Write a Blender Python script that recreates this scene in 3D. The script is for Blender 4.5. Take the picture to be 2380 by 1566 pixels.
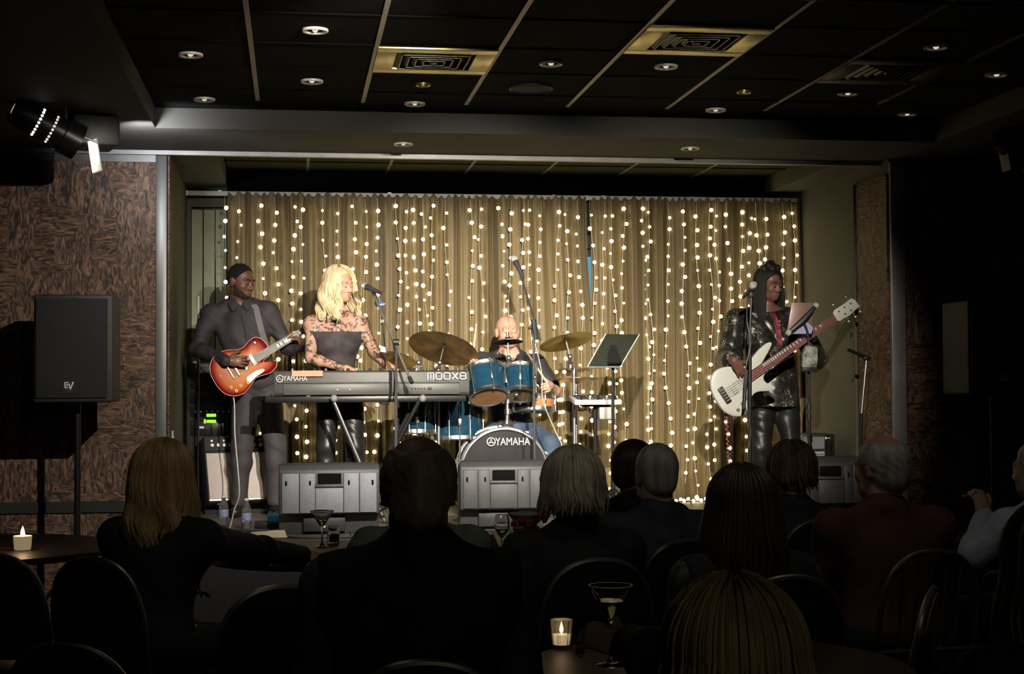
import bpy, bmesh, math, random
import numpy as np
from mathutils import Vector, Matrix

# ------------------------------------------------------------------ camera, world, light, exposure
for o in list(bpy.data.objects):
    bpy.data.objects.remove(o)
SC = bpy.context.scene
COL = SC.collection
SC.view_settings.view_transform = 'Standard'
SC.view_settings.look = 'None'
SC.view_settings.gamma = 1.0
SC.view_settings.use_curve_mapping = False
SC.view_settings.exposure = 0.0

FPX, CX, CY = 3570.0, 1190.0, 783.0            # focal length and centre in pixels of the 2380x1566 frame
YAW, PITCH, ROLL = math.atan(.1429), math.atan(.02997), .005
EYE = Vector((0, 0, 1.5))
fw = Vector((math.sin(YAW)*math.cos(PITCH), math.cos(YAW)*math.cos(PITCH), math.sin(PITCH)))
r0 = Vector((math.cos(YAW), -math.sin(YAW), 0)); u0 = r0.cross(fw)
rt = r0*math.cos(ROLL) - u0*math.sin(ROLL); up = u0*math.cos(ROLL) + r0*math.sin(ROLL)
cam = bpy.data.cameras.new('camera'); camo = bpy.data.objects.new('camera', cam); COL.objects.link(camo)
camo.matrix_world = Matrix(((rt.x, up.x, -fw.x, EYE.x), (rt.y, up.y, -fw.y, EYE.y), (rt.z, up.z, -fw.z, EYE.z), (0, 0, 0, 1)))
cam.sensor_width = 36; cam.lens = FPX/2380*36; cam.clip_start = .05; cam.clip_end = 60
SC.camera = camo
SC.cycles.max_bounces = 5; SC.cycles.diffuse_bounces = 2; SC.cycles.glossy_bounces = 2
SC.cycles.transmission_bounces = 6; SC.cycles.transparent_max_bounces = 6
SC.cycles.caustics_reflective = False; SC.cycles.caustics_refractive = False
SC.cycles.sample_clamp_indirect = 2.0; SC.cycles.use_adaptive_sampling = True; SC.cycles.adaptive_threshold = .05; SC.cycles.use_light_tree = False; SC.cycles.use_denoising = True

W = bpy.data.worlds.new('world'); SC.world = W; W.use_nodes = True
W.node_tree.nodes['Background'].inputs[0].default_value = (.8, .9, 1, 1)
W.node_tree.nodes['Background'].inputs[1].default_value = .0012

def spot(name, loc, target, watts, size_deg, blend, color, radius=.06):
    l = bpy.data.lights.new(name, 'SPOT'); l.energy = watts; l.spot_size = math.radians(size_deg); l.spot_blend = blend
    l.color = color; l.shadow_soft_size = radius
    o = bpy.data.objects.new(name, l); COL.objects.link(o); o.location = loc
    o.rotation_euler = (Vector(target)-Vector(loc)).to_track_quat('-Z', 'Y').to_euler()
    return o
# stage spots on the ceiling over the audience, just above the top of the frame
spot('stage_spot', (1.15, 5.6, 3.02), (1.15, 11.2, 1.25), 2200, 43, .9, (1.0, .90, .75), .015)
spot('stage_spot', (.55, 5.6, 3.02), (-.45, 11.0, 1.4), 470, 62, 1.0, (1.0, .90, .77), .015)
spot('stage_spot', (1.9, 5.6, 3.02), (2.6, 11.4, 1.3), 1250, 44, 1.0, (1.0, .90, .74), .015)

# unseen fill lamps added above and behind the frame to brighten the audience
spot('audience_fill', (1.0, -1.0, 3.05), (1.0, 3.0, .9), 17, 120, 1.0, (1.0, .90, .70), .05)
for lx in (-.2, 1.9):
    spot('audience_fill', (lx, 4.3, 3.1), (lx+.05, 5.3, .9), 13, 120, 1.0, (1.0, .93, .80), .05)
# ------------------------------------------------------------------ helpers
RND = random.Random(7)
def ray(px, py):
    return fw*FPX + rt*(px-CX) - up*(py-CY)
def P(px, py, Y):
    d = ray(px, py); return EYE + d*(Y/d.y)
def V(*a): return Vector(a)

MATS = {}
def mat(name, col, rough=.6, metal=0., var=0., scale=20., bump=0., bscale=60., spec=.5, emit=None, estr=0., sheen=0., coat=0., trans=0., ior=1.45, col2=None, stretch=None, alpha=1.):
    if name in MATS: return MATS[name]
    m = bpy.data.materials.new(name); m.use_nodes = True; nt = m.node_tree; n = nt.nodes; b = n['Principled BSDF']; L = nt.links
    b.inputs['Base Color'].default_value = (*col, 1); b.inputs['Roughness'].default_value = rough; b.inputs['Metallic'].default_value = metal
    b.inputs['Specular IOR Level'].default_value = spec; b.inputs['IOR'].default_value = ior
    if sheen: b.inputs['Sheen Weight'].default_value = sheen; b.inputs['Sheen Roughness'].default_value = .4
    if coat: b.inputs['Coat Weight'].default_value = coat; b.inputs['Coat Roughness'].default_value = .08
    if trans: b.inputs['Transmission Weight'].default_value = trans
    if alpha < 1: b.inputs['Alpha'].default_value = alpha
    if emit: b.inputs['Emission Color'].default_value = (*emit, 1); b.inputs['Emission Strength'].default_value = estr
    tc = None
    if var or bump or col2:
        tc = n.new('ShaderNodeTexCoord'); mp = n.new('ShaderNodeMapping'); L.new(tc.outputs['Object'], mp.inputs[0])
        if stretch: mp.inputs['Scale'].default_value = stretch
    if var or col2:
        t = n.new('ShaderNodeTexNoise'); t.inputs['Scale'].default_value = scale; t.inputs['Detail'].default_value = 4
        L.new(mp.outputs[0], t.inputs['Vector'])
        cr = n.new('ShaderNodeValToRGB'); c2 = col2 or tuple(min(1, c*(1+var)) for c in col); c1 = col if col2 else tuple(c*(1-var) for c in col)
        cr.color_ramp.elements[0].color = (*c1, 1); cr.color_ramp.elements[1].color = (*c2, 1)
        cr.color_ramp.elements[0].position = .32; cr.color_ramp.elements[1].position = .68
        L.new(t.outputs['Fac'], cr.inputs[0]); L.new(cr.outputs[0], b.inputs['Base Color'])
    if bump:
        t2 = n.new('ShaderNodeTexNoise'); t2.inputs['Scale'].default_value = bscale; t2.inputs['Detail'].default_value = 3
        L.new(mp.outputs[0], t2.inputs['Vector'])
        bp = n.new('ShaderNodeBump'); bp.inputs['Strength'].default_value = bump; bp.inputs['Distance'].default_value = .01
        L.new(t2.outputs['Fac'], bp.inputs['Height']); L.new(bp.outputs[0], b.inputs['Normal'])
    MATS[name] = m
    return m

def frame_from(d, upv=V(0, 0, 1)):
    """3x3 with columns x=side, y=d, z=up-ish"""
    y = Vector(d).normalized(); x = y.cross(upv)
    if x.length < 1e-4: x = y.cross(V(1, 0, 0))
    x.normalize(); z = x.cross(y).normalized()
    return Matrix(((x.x, y.x, z.x), (x.y, y.y, z.y), (x.z, y.z, z.z)))
def rotz(a): return Matrix.Rotation(a, 3, 'Z')
def rotx(a): return Matrix.Rotation(a, 3, 'X')
def roty(a): return Matrix.Rotation(a, 3, 'Y')

class MB:
    """collects shapes (in world or local coordinates) for one mesh"""
    def __init__(s): s.v = []; s.f = []
    def add(s, vs, fs):
        k = len(s.v); s.v += [Vector(v) for v in vs]; s.f += [tuple(i+k for i in f) for f in fs]; return s
    def box(s, c, size, R=None):
        hx, hy, hz = size[0]/2, size[1]/2, size[2]/2; c = Vector(c)
        vs = [V(x, y, z) for x in (-hx, hx) for y in (-hy, hy) for z in (-hz, hz)]
        if R is not None: vs = [R @ v for v in vs]
        return s.add([v+c for v in vs], [(0, 1, 3, 2), (4, 6, 7, 5), (0, 4, 5, 1), (2, 3, 7, 6), (0, 2, 6, 4), (1, 5, 7, 3)])
    def span(s, a, b): return s.box([(a[i]+b[i])/2 for i in range(3)], [abs(b[i]-a[i]) for i in range(3)])
    def cyl(s, a, b, r1, r2=None, n=12, cap=True):
        a, b = Vector(a), Vector(b); r2 = r1 if r2 is None else r2; M = frame_from(b-a)
        X, Z = M.col[0], M.col[2]; vs = []
        for c, r in ((a, r1), (b, r2)):
            vs += [c + (X*math.cos(t)+Z*math.sin(t))*r for t in [2*math.pi*i/n for i in range(n)]]
        fs = [(i, (i+1) % n, n+(i+1) % n, n+i) for i in range(n)]
        if cap: fs += [tuple(range(n))[::-1], tuple(range(n, 2*n))]
        return s.add(vs, fs)
    def tube(s, pts, r, n=8, cap=True):
        pts = [Vector(p) for p in pts]; m = len(pts); rs = r if isinstance(r, (list, tuple)) else [r]*m
        vs = []; prev = None
        for i, p in enumerate(pts):
            d = (pts[min(i+1, m-1)]-pts[max(i-1, 0)])
            if d.length < 1e-9: d = V(0, 0, 1)
            d.normalize()
            if prev is None:
                x = d.cross(V(0, 0, 1)) if abs(d.z) < .95 else d.cross(V(0, 1, 0))
            else:
                x = prev - d*prev.dot(d)
            x.normalize(); prev = x; z = d.cross(x)
            vs += [p+(x*math.cos(2*math.pi*k/n)+z*math.sin(2*math.pi*k/n))*rs[i] for k in range(n)]
        fs = [(i*n+k, i*n+(k+1) % n, (i+1)*n+(k+1) % n, (i+1)*n+k) for i in range(m-1) for k in range(n)]
        if cap: fs += [tuple(range(n))[::-1], tuple(range((m-1)*n, m*n))]
        return s.add(vs, fs)
    def lathe(s, prof, o, axis=(0, 0, 1), n=24, closed=False):
        """prof: (radius, height along axis)"""
        M = frame_from(axis, V(0, 1, 0) if abs(Vector(axis).normalized().z) > .9 else V(0, 0, 1)); A, X, Z = M.col[1], M.col[0], M.col[2]; o = Vector(o)
        vs = []
        for (r, h) in prof:
            r = max(r, 1e-5)
            vs += [o+A*h+(X*math.cos(2*math.pi*k/n)+Z*math.sin(2*math.pi*k/n))*r for k in range(n)]
        m = len(prof); fs = [(i*n+k, i*n+(k+1) % n, (i+1)*n+(k+1) % n, (i+1)*n+k) for i in range(m-1) for k in range(n)]
        if closed: fs += [((m-1)*n+k, (m-1)*n+(k+1) % n, (k+1) % n, k) for k in range(n)]
        return s.add(vs, fs)
    def sphere(s, c, r, nu=12, nv=8, R=None, sc=(1, 1, 1)):
        c = Vector(c); vs = []; fs = []
        for j in range(nv+1):
            t = math.pi*j/nv
            for i in range(nu):
                p = V(math.sin(t)*math.cos(2*math.pi*i/nu)*sc[0], math.sin(t)*math.sin(2*math.pi*i/nu)*sc[1], math.cos(t)*sc[2])*r
                vs.append(c+(R @ p if R is not None else p))
        for j in range(nv):
            for i in range(nu): fs.append((j*nu+i, (j+1)*nu+i, (j+1)*nu+(i+1) % nu, j*nu+(i+1) % nu))
        return s.add(vs, fs)
    def prism(s, outline, M, t0, t1):
        """outline: 2D points in the plane of M's x,y columns; extruded along M's z from t0 to t1"""
        n = len(outline); vs = [M @ V(x, y, t) for t in (t0, t1) for (x, y) in outline]
        return s.add(vs, [tuple(range(n))[::-1], tuple(range(n, 2*n))]+[(i, (i+1) % n, n+(i+1) % n, n+i) for i in range(n)])
    def torus(s, c, axis, R, r, n=24, m=8, a0=0., a1=2*math.pi):
        c = Vector(c); M = frame_from(axis); X, Z = M.col[0], M.col[2]; full = abs(a1-a0-2*math.pi) < 1e-6
        k = n if full else n+1
        pts = [c+(X*math.cos(a0+(a1-a0)*i/n)+Z*math.sin(a0+(a1-a0)*i/n))*R for i in range(k)]
        if not full: return s.tube(pts, r, m)
        A = M.col[1]; vs = []
        for i in range(n):
            e = (pts[i]-c).normalized()
            vs += [pts[i]+(e*math.cos(2*math.pi*j/m)+A*math.sin(2*math.pi*j/m))*r for j in range(m)]
        return s.add(vs, [(i*m+j, i*m+(j+1) % m, ((i+1) % n)*m+(j+1) % m, ((i+1) % n)*m+j) for i in range(n) for j in range(m)])
    def build(s, name, material, parent=None, bevel=0., smooth=35, seg=2):
        off = parent.matrix_basis.translation if parent is not None else V(0, 0, 0)
        if parent is not None and parent.parent is not None: off = off + parent.parent.matrix_basis.translation
        me = bpy.data.meshes.new(name); me.from_pydata([tuple(v-off) for v in s.v], [], s.f)
        bm = bmesh.new(); bm.from_mesh(me); bmesh.ops.recalc_face_normals(bm, faces=bm.faces)
        if bevel:
            es = [e for e in bm.edges if len(e.link_faces) == 2 and e.calc_face_angle(0) > .5]
            bmesh.ops.bevel(bm, geom=es, offset=bevel, segments=seg, affect='EDGES', profile=.5, clamp_overlap=True)
        bm.to_mesh(me); bm.free()
        return link(name, me, material, parent, smooth)
def link(name, me, material, parent=None, smooth=35):
    me.materials.clear(); me.materials.append(material)
    if smooth:
        for p in me.polygons: p.use_smooth = True
        if smooth < 180: me.set_sharp_from_angle(angle=math.radians(smooth))
    o = bpy.data.objects.new(name, me); COL.objects.link(o); o.parent = parent
    return o
def tag(o, label, cat, group=None):
    o['label'] = label; o['category'] = cat
    if group: o['group'] = group
    return o
def thing(name, label, cat, loc=(0, 0, 0), group=None):
    o = bpy.data.objects.new(name, None); COL.objects.link(o); o.location = Vector(loc); o.empty_display_size = .1
    return tag(o, label, cat, group)
def struct(o): o['kind'] = 'structure'; return o
def dup(root, loc, label, group=None, rz=None):
    r = root.copy(); COL.objects.link(r); r.location = Vector(loc); r['label'] = label
    if rz is not None: r.rotation_euler = (0, 0, rz)
    if group: r['group'] = group
    for ch in [c for c in root.children]:
        c = ch.copy(); COL.objects.link(c); c.parent = r
        for g in [g for g in ch.children]:
            d = g.copy(); COL.objects.link(d); d.parent = c
    return r
def text_mesh(body, size, M, depth=.002):
    """flat lettering as a thin mesh; M maps text x,y to the world, z is the way it faces"""
    cu = bpy.data.curves.new('t', 'FONT'); cu.body = body; cu.size = size; cu.extrude = depth; cu.align_x = 'CENTER'; cu.align_y = 'CENTER'; cu.resolution_u = 3
    o = bpy.data.objects.new('t', cu); COL.objects.link(o); bpy.context.view_layer.update()
    me = bpy.data.meshes.new_from_object(o); bpy.data.objects.remove(o); bpy.data.curves.remove(cu)
    mb = MB(); mb.add([M @ v.co for v in me.vertices], [tuple(p.vertices) for p in me.polygons]); bpy.data.meshes.remove(me)
    return mb
def M4(origin, x, y, z):
    o = Vector(origin); x, y, z = Vector(x), Vector(y), Vector(z)
    return Matrix(((x.x, y.x, z.x, o.x), (x.y, y.y, z.y, o.y), (x.z, y.z, z.z, o.z), (0, 0, 0, 1)))
def smoothpath(pts, n=6):
    """Catmull-Rom through points"""
    pts = [Vector(p) for p in pts]; q = [pts[0]*2-pts[1]]+pts+[pts[-1]*2-pts[-2]]; out = []
    for i in range(1, len(q)-2):
        a, b, c, d = q[i-1:i+3]
        for k in range(n):
            t = k/n; out.append(.5*((2*b)+(c-a)*t+(2*a-5*b+4*c-d)*t*t+(3*b-a-3*c+d)*t**3))
    return out+[pts[-1]]
def smooth2(pts, n=6):
    """closed smooth 2D outline"""
    m = len(pts); out = []
    for i in range(m):
        a, b, c, d = [Vector((*pts[(i+j-1) % m], 0)) for j in range(4)]
        for k in range(n):
            t = k/n; v = .5*((2*b)+(c-a)*t+(2*a-5*b+4*c-d)*t*t+(3*b-a-3*c+d)*t**3); out.append((v.x, v.y))
    return out

ORD = ['leftmost', 'second', 'third', 'fourth', 'fifth', 'sixth', 'seventh', 'eighth', 'ninth', 'tenth', 'eleventh', 'twelfth', 'thirteenth', 'fourteenth', 'fifteenth', 'sixteenth', 'seventeenth', 'eighteenth', 'nineteenth', 'twentieth', 'twenty-first', 'twenty-second', 'twenty-third', 'twenty-fourth', 'twenty-fifth', 'twenty-sixth', 'twenty-seventh', 'twenty-eighth', 'twenty-ninth', 'thirtieth']

# shared materials
BLACK_PLASTIC = mat('black_plastic', (.018, .019, .021), .45, var=.2, scale=40, bump=.08, bscale=300)
BLACK_METAL = mat('black_metal', (.015, .015, .016), .35, metal=.3, var=.2, scale=50)
CHROME = mat('chrome', (.9, .9, .92), .3, metal=1., var=.04, scale=30)
STEEL = mat('brushed_steel', (.45, .46, .48), .35, metal=1., var=.1, scale=60)
WHITE_PAINT = mat('white_paint', (.7, .69, .66), .45, var=.05, scale=30)
GLASS = mat('clear_glass', (.98, 1, 1), .02, trans=1., ior=1.45, var=.01, scale=10)
# ------------------------------------------------------------------ the room
STAGE_Z = .56; CEIL = 3.155; SOFF = 3.03; XL, XR = -.81, 4.07; YF, YB, YC = 9.32, 10.24, 12.12
PAINT_GREY = mat('olive_grey_paint', (.098, .098, .070), .75, var=.08, scale=3, bump=.05, bscale=120)
SOFFIT_M = mat('soffit_paint', (.052, .050, .047), .7, var=.06, scale=4, bump=.05, bscale=150)
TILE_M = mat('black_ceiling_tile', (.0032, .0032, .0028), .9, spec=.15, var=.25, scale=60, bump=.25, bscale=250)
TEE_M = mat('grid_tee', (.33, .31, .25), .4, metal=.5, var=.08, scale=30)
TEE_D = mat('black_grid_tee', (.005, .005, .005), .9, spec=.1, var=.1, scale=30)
TILE_LIT = mat('lit_stage_tile', (.045, .045, .022), .8, spec=.2, var=.2, scale=40, bump=.2, bscale=250)  # lighter olive copy of the tile, glow of the curtain lights put into its colour
CARPET = mat('dark_carpet', (.02, .018, .017), .95, var=.5, scale=25, bump=.4, bscale=200)
STAGE_M = mat('stage_laminate', (.10, .09, .08), .4, var=.3, scale=6, bump=.05, bscale=60, stretch=(1, 6, 1))

def osb():
    m = bpy.data.materials.new('strand_board'); m.use_nodes = True; nt = m.node_tree; n = nt.nodes; L = nt.links; b = n['Principled BSDF']
    tc = n.new('ShaderNodeTexCoord'); cols = []; facs = []
    # patches that turn the grain one way or the other
    vo = n.new('ShaderNodeTexVoronoi'); vo.inputs['Scale'].default_value = 4.5; vo.distance = 'CHEBYCHEV'; vo.inputs['Randomness'].default_value = .85
    L.new(tc.outputs['Object'], vo.inputs['Vector'])
    st = n.new('ShaderNodeMath'); st.operation = 'GREATER_THAN'; st.inputs[1].default_value = .48
    sp = n.new('ShaderNodeSeparateColor'); L.new(vo.outputs['Color'], sp.inputs[0]); L.new(sp.outputs[0], st.inputs[0])
    for sc in ((12, 12, 34), (34, 34, 12)):
        mp = n.new('ShaderNodeMapping'); mp.inputs['Scale'].default_value = sc; L.new(tc.outputs['Object'], mp.inputs[0])
        no = n.new('ShaderNodeTexNoise'); no.inputs['Scale'].default_value = 1.; no.inputs['Detail'].default_value = 2; no.inputs['Distortion'].default_value = 1.6
        L.new(mp.outputs[0], no.inputs['Vector']); facs.append(no.outputs['Fac'])
    mx = n.new('ShaderNodeMix'); mx.data_type = 'FLOAT'; L.new(st.outputs[0], mx.inputs[0]); L.new(facs[0], mx.inputs[2]); L.new(facs[1], mx.inputs[3])
    cr = n.new('ShaderNodeValToRGB'); e = cr.color_ramp.elements
    e[0].position = .34; e[0].color = (.016, .008, .005, 1); e[1].position = .72; e[1].color = (.29, .165, .10, 1)
    k = cr.color_ramp.elements.new(.5); k.color = (.10, .053, .032, 1)
    L.new(mx.outputs[0], cr.inputs[0]); L.new(cr.outputs[0], b.inputs['Base Color'])
    bp = n.new('ShaderNodeBump'); bp.inputs['Strength'].default_value = .55; bp.inputs['Distance'].default_value = .012; L.new(mx.outputs[0], bp.inputs['Height']); L.new(bp.outputs[0], b.inputs['Normal'])
    b.inputs['Roughness'].default_value = .55
    return m
OSB = osb()

struct(MB().span((-6, -2, -.1), (8, YC+.3, 0)).build('floor', CARPET))
stage = struct(MB().span((XL-.1, 9.25, 0), (XR+.1, YC, STAGE_Z-.02)).build('floor_stage', BLACK_PLASTIC))
for i in range(4):
    MB().span((XL-.1+i*1.27, 9.25, STAGE_Z-.02), (XL-.1+(i+1)*1.27-.006, YC, STAGE_Z)).build('deck_panel', STAGE_M, stage)
struct(MB().span((-6, YB, 0), (XL-.07, YB+.15, SOFF)).build('wall_left', OSB))
struct(MB().span((XR+.09, YB-.15, 0), (8, YB, SOFF)).build('wall_right', OSB))
ALU = mat('grey_metal_strip', (.17, .18, .18), .4, metal=.6, var=.15, scale=8, stretch=(1, 1, .2))
struct(MB().span((XL-.075, YB-.012, 0), (XL-.004, YB+.15, SOFF-.03)).build('trim_1', ALU, None, .004))
struct(MB().span((-6, YB-.01, SOFF-.075), (XL-.075, YB+.02, SOFF-.03)).build('trim_2', ALU))
struct(MB().span((-6, YB-.02, .68), (XL-.075, YB, .75)).build('trim_3', mat('dark_rail', (.02, .021, .02), .6, var=.2, scale=10)))
struct(MB().span((XR+.0, YB-.19, 0), (XR+.1, YB-.145, SOFF-.02)).build('trim_4', mat('bright_strip', (.35, .34, .36), .35, metal=.5, var=.15, scale=5), None, .004))
# recess: side walls, back wall
struct(MB().span((XL-.08, YB+.15, 0), (XL, YC+.1, CEIL)).build('wall_recess_left', PAINT_GREY))
struct(MB().span((XL, YB+.02, STAGE_Z), (XL+.012, YB+.24, SOFF-.03)).build('trim_5', OSB))
struct(MB().span((XR, YB-.15, 0), (XR+.09, YC+.1, CEIL)).build('wall_recess_right', PAINT_GREY))
struct(MB().span((XR-.014, YB-.145, STAGE_Z), (XR, YB+.44, SOFF-.1)).build('trim_6', OSB))
struct(MB().span((XR-.03, YB+.44, STAGE_Z), (XR, YB+.47, SOFF-.1)).build('trim_7', PAINT_GREY))
# back wall with two window openings: left of the curtain and behind its gap
bw = MB(); y0, y1 = YC, YC+.12
bw.span((XL, y0, 0), (XR, y1, .9)); bw.span((XL, y0, 2.88), (XR, y1, CEIL)); bw.span((1.9, y0, 2.58), (2.75, y1, 2.88)); bw.span((-.38, y0, .9), (1.9, y1, 2.88)); bw.span((2.75, y0, .9), (XR, y1, 2.88)); bw.span((XL, y0, .9), (XL+.03, y1, 2.88))
struct(bw.build('wall_back', PAINT_GREY))
# soffits
struct(MB().span((XL, YF, SOFF), (XR, YB+.04, CEIL+.1)).build('ceiling_beam', SOFFIT_M))
struct(MB().span((-6, 3, SOFF), (XL, YB+.15, CEIL+.1)).build('ceiling_soffit_left', SOFFIT_M))
struct(MB().span((XR, 3, SOFF), (8, YB+.15, CEIL+.1)).build('ceiling_soffit_right', SOFFIT_M))
struct(MB().span((XL, YB+.04, SOFF), (-.5, YC, CEIL+.1)).build('ceiling_soffit_stage_left', PAINT_GREY))
struct(MB().span((3.8, YB+.04, SOFF), (XR, YC, CEIL+.1)).build('ceiling_soffit_stage_right', PAINT_GREY))
struct(MB().span((-.5, YC-.1, 2.995), (3.8, YC, CEIL+.1)).build('ceiling_soffit_stage_back', TILE_M))
struct(MB().span((-2.6, YB-.03, SOFF-.028), (5.2, YB+.02, SOFF)).build('trim_8', mat('track_metal', (.3, .3, .3), .4, metal=.6, var=.1, scale=12)))
struct(MB().span((-6, -2, CEIL+.02), (8, 3, CEIL+.1)).build('ceiling_rear', TILE_M))
struct(MB().span((-6.1, -2, 0), (-6, YB, CEIL)).build('wall_far_left', PAINT_GREY))
struct(MB().span((8, -2, 0), (8.1, YB, CEIL)).build('wall_far_right', PAINT_GREY))
struct(MB().span((-6, -2.1, 0), (8, -2, CEIL)).build('wall_rear', PAINT_GREY))
# unseen black bar added before the stage spots to shade the beam front
struct(MB().span((-.5, 5.845, 3.0175), (3.2, 5.85, 3.0305)).build('added_light_flag', BLACK_METAL))
# suspended ceiling: tiles and tees, main room and stage recess
ceil = struct(MB().span((XL, 3, CEIL+.02), (XR, YC, CEIL+.1)).build('ceiling', TILE_M))
VENTS = {(2, 2), (4, 3), (6, 2)}; g = .61
tmes = {}
def tile(x0, x1, ya, yb, m=TILE_M):
    tme = tmes.get(m.name)
    if tme is None:
        tme = tmes[m.name] = MB().box((0, 0, 0), (1, 1, 1)).build('ceiling_tile', m, ceil, smooth=0); o = tme
    else:
        o = tme.copy(); COL.objects.link(o)
    o.location = ((x0+x1)/2, (ya+yb)/2, CEIL+.008); o.scale = (x1-x0-.02, yb-ya-.02, .012)
for i in range(8):
    for j in range(10):
        if (i, j) in VENTS: continue
        tile(XL+i*g, XL+(i+1)*g, YF-(j+1)*g, YF-j*g)
for i in range(7):
    for j in range(3):
        tile(-.5+i*.615, -.5+(i+1)*.615, YB+.04+j*.61, min(YC-.1, YB+.04+(j+1)*.61), TILE_LIT)
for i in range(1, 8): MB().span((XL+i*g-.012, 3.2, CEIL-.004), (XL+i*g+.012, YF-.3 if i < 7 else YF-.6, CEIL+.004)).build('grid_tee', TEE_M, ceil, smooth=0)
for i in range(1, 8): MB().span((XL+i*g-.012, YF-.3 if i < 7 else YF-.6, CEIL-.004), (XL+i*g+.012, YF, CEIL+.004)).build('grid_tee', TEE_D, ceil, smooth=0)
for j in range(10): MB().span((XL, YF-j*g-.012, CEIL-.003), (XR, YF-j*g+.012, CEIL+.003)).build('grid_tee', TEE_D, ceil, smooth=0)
for i in range(1, 7): MB().span((-.5+i*.615-.011, YB+.04, CEIL-.004), (-.5+i*.615+.011, YC-.1, CEIL+.004)).build('grid_tee', TEE_M, ceil, smooth=0)
for j in range(1, 3): MB().span((-.5, YB+.04+j*g-.011, CEIL-.003), (3.8, YB+.04+j*g+.011, CEIL+.003)).build('grid_tee', TEE_D, ceil, smooth=0)

# ceiling vents: a brass-coloured panel with nested square louvres
BRASS = mat('brass_panel', (.78, .68, .30), .28, metal=.9, var=.1, scale=6)
BRASS_DIM = mat('dim_brass_panel', (.10, .09, .06), .4, metal=.6, var=.1, scale=6)  # darker copy of the brass, the third vent's dimness put into its colour
LOUV = mat('louvre_black', (.03, .028, .024), .4, metal=.3, var=.1, scale=30)
LOUV_E = mat('louvre_edge', (.22, .2, .13), .4, metal=.6, var=.1, scale=30)
def vent(i, j, label, pm):
    cx, cy = XL+(i+.5)*g, YF-(j+.5)*g; t = thing('ceiling_vent', label, 'vent', (cx, cy, CEIL))
    m = MB(); z = CEIL; a, b = .298, .2
    for (x0, y0_, x1, y1_) in ((-a, -a, a, -b), (-a, b, a, a), (-a, -b, -b, b), (b, -b, a, b)): m.span((cx+x0, cy+y0_, z-.012), (cx+x1, cy+y1_, z+.004))
    m.build('panel', pm, t, .002)
    MB().span((cx-.205, cy-.205, z+.012), (cx+.205, cy+.205, z+.018)).build('backing', LOUV, t)
    for k in range(5):
        s0 = .2-k*.039; s1 = s0-.03; lz, hz = z-.014-.001*k, z+.012
        o = [(cx+sx*s0, cy+sy*s0, hz) for sx, sy in ((-1, -1), (1, -1), (1, 1), (-1, 1))]+[(cx+sx*s1, cy+sy*s1, lz) for sx, sy in ((-1, -1), (1, -1), (1, 1), (-1, 1))]
        o += [(p[0], p[1], p[2]+.004) for p in o]
        q = MB(); q.add(o, [(0, 1, 5, 4), (1, 2, 6, 5), (2, 3, 7, 6), (3, 0, 4, 7), (8, 12, 13, 9), (9, 13, 14, 10), (10, 14, 15, 11), (11, 15, 12, 8)])
        lo = q.build('louvre', LOUV, t, smooth=0)
        e = MB(); w = .0035
        for (xa, ya, xb, yb) in ((-1, -1, 1, -1), (-1, 1, 1, 1), (-1, -1, -1, 1), (1, -1, 1, 1)):
            e.span((cx+xa*s1-w, cy+ya*s1-w, lz-.003), (cx+xb*s1+w, cy+yb*s1+w, lz))
        e.build('edge_strip', LOUV_E, t if k == 99 else lo, smooth=0)
vent(2, 2, 'brass ceiling vent with square louvres, left one of the two bright vents', BRASS)
vent(4, 3, 'brass ceiling vent with square louvres, nearest of the bright vents', BRASS)
vent(6, 2, 'dim dark ceiling vent at upper right of the room', BRASS_DIM)

# recessed downlights
RING = mat('downlight_ring', (.88, .85, .8), .35, metal=.2, var=.04, scale=30)
CONE = mat('downlight_cone', (.25, .24, .22), .25, metal=.8, var=.1, scale=30)
LAMPG = mat('lamp_glass', (.8, .8, .78), .1, metal=.5, var=.05, scale=30, emit=(1, .86, .62), estr=.7)
def downlight(name, x, y, z, label, R=.062, gold=False):
    t = thing('downlight', label, 'ceiling light', (x, y, z), 'recessed ceiling downlights')
    MB().lathe([(R, .002), (R, -.008), (R*.92, -.011), (R*.74, -.009), (R*.7, -.002), (R*.7, .006)], (x, y, z), n=28).build('trim_ring', BRASS if gold else RING, t)
    MB().lathe([(R*.72, -.002), (R*.5, .012), (.001, .016)], (x, y, z), n=20).build('reflector', CONE, t)
    MB().sphere((x, y, z+.004), R*.26, 12, 8).build('lamp', LAMPG, t)
DL = [((0, 4), 'rim at the very top edge of the photo, left'), ((0, 2), 'middle one in the left column'), ((0, 0), 'nearest the stage beam in the left column'),
      ((1, 3), 'nearest one, right of the first bright grid bar'), ((1, 1), 'second in the second column from left'), ((2, 0), 'just beyond the left bright vent'),
      ((3, 2), 'between the two bright vents'), ((4, 2), 'just beyond the right bright vent'), ((5, 0), 'by the beam right of centre'),
      ((6, 1), 'just beyond the dim vent'), ((7, 0), 'by the beam at far right'), ((6, 3), 'in front of the dim vent'), ((7, 2), 'at the right edge of the ceiling')]
for (i, j), w in DL:
    downlight('d', XL+(i+.5)*g, YF-(j+.5)*g, CEIL-.002, 'round recessed downlight in black ceiling, '+w)
downlight('d', XL+2.5*g, YF-1.5*g+.02, CEIL-.002, 'small gold recessed downlight beside the left bright vent', .042, True)
downlight('d', XL+5.5*g, YF-1.5*g+.02, CEIL-.002, 'small gold recessed downlight right of centre in black ceiling', .042, True)
downlight('d', .70, 9.76, SOFF, 'round downlight in the beam above the stage, left one')
downlight('d', 2.575, 9.74, SOFF, 'round downlight in the beam above the stage, right one')
q = P(805, 363, 10.9); downlight('d', q.x, 10.75, CEIL-.002, 'round downlight in the stage ceiling behind the metal track')
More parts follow.
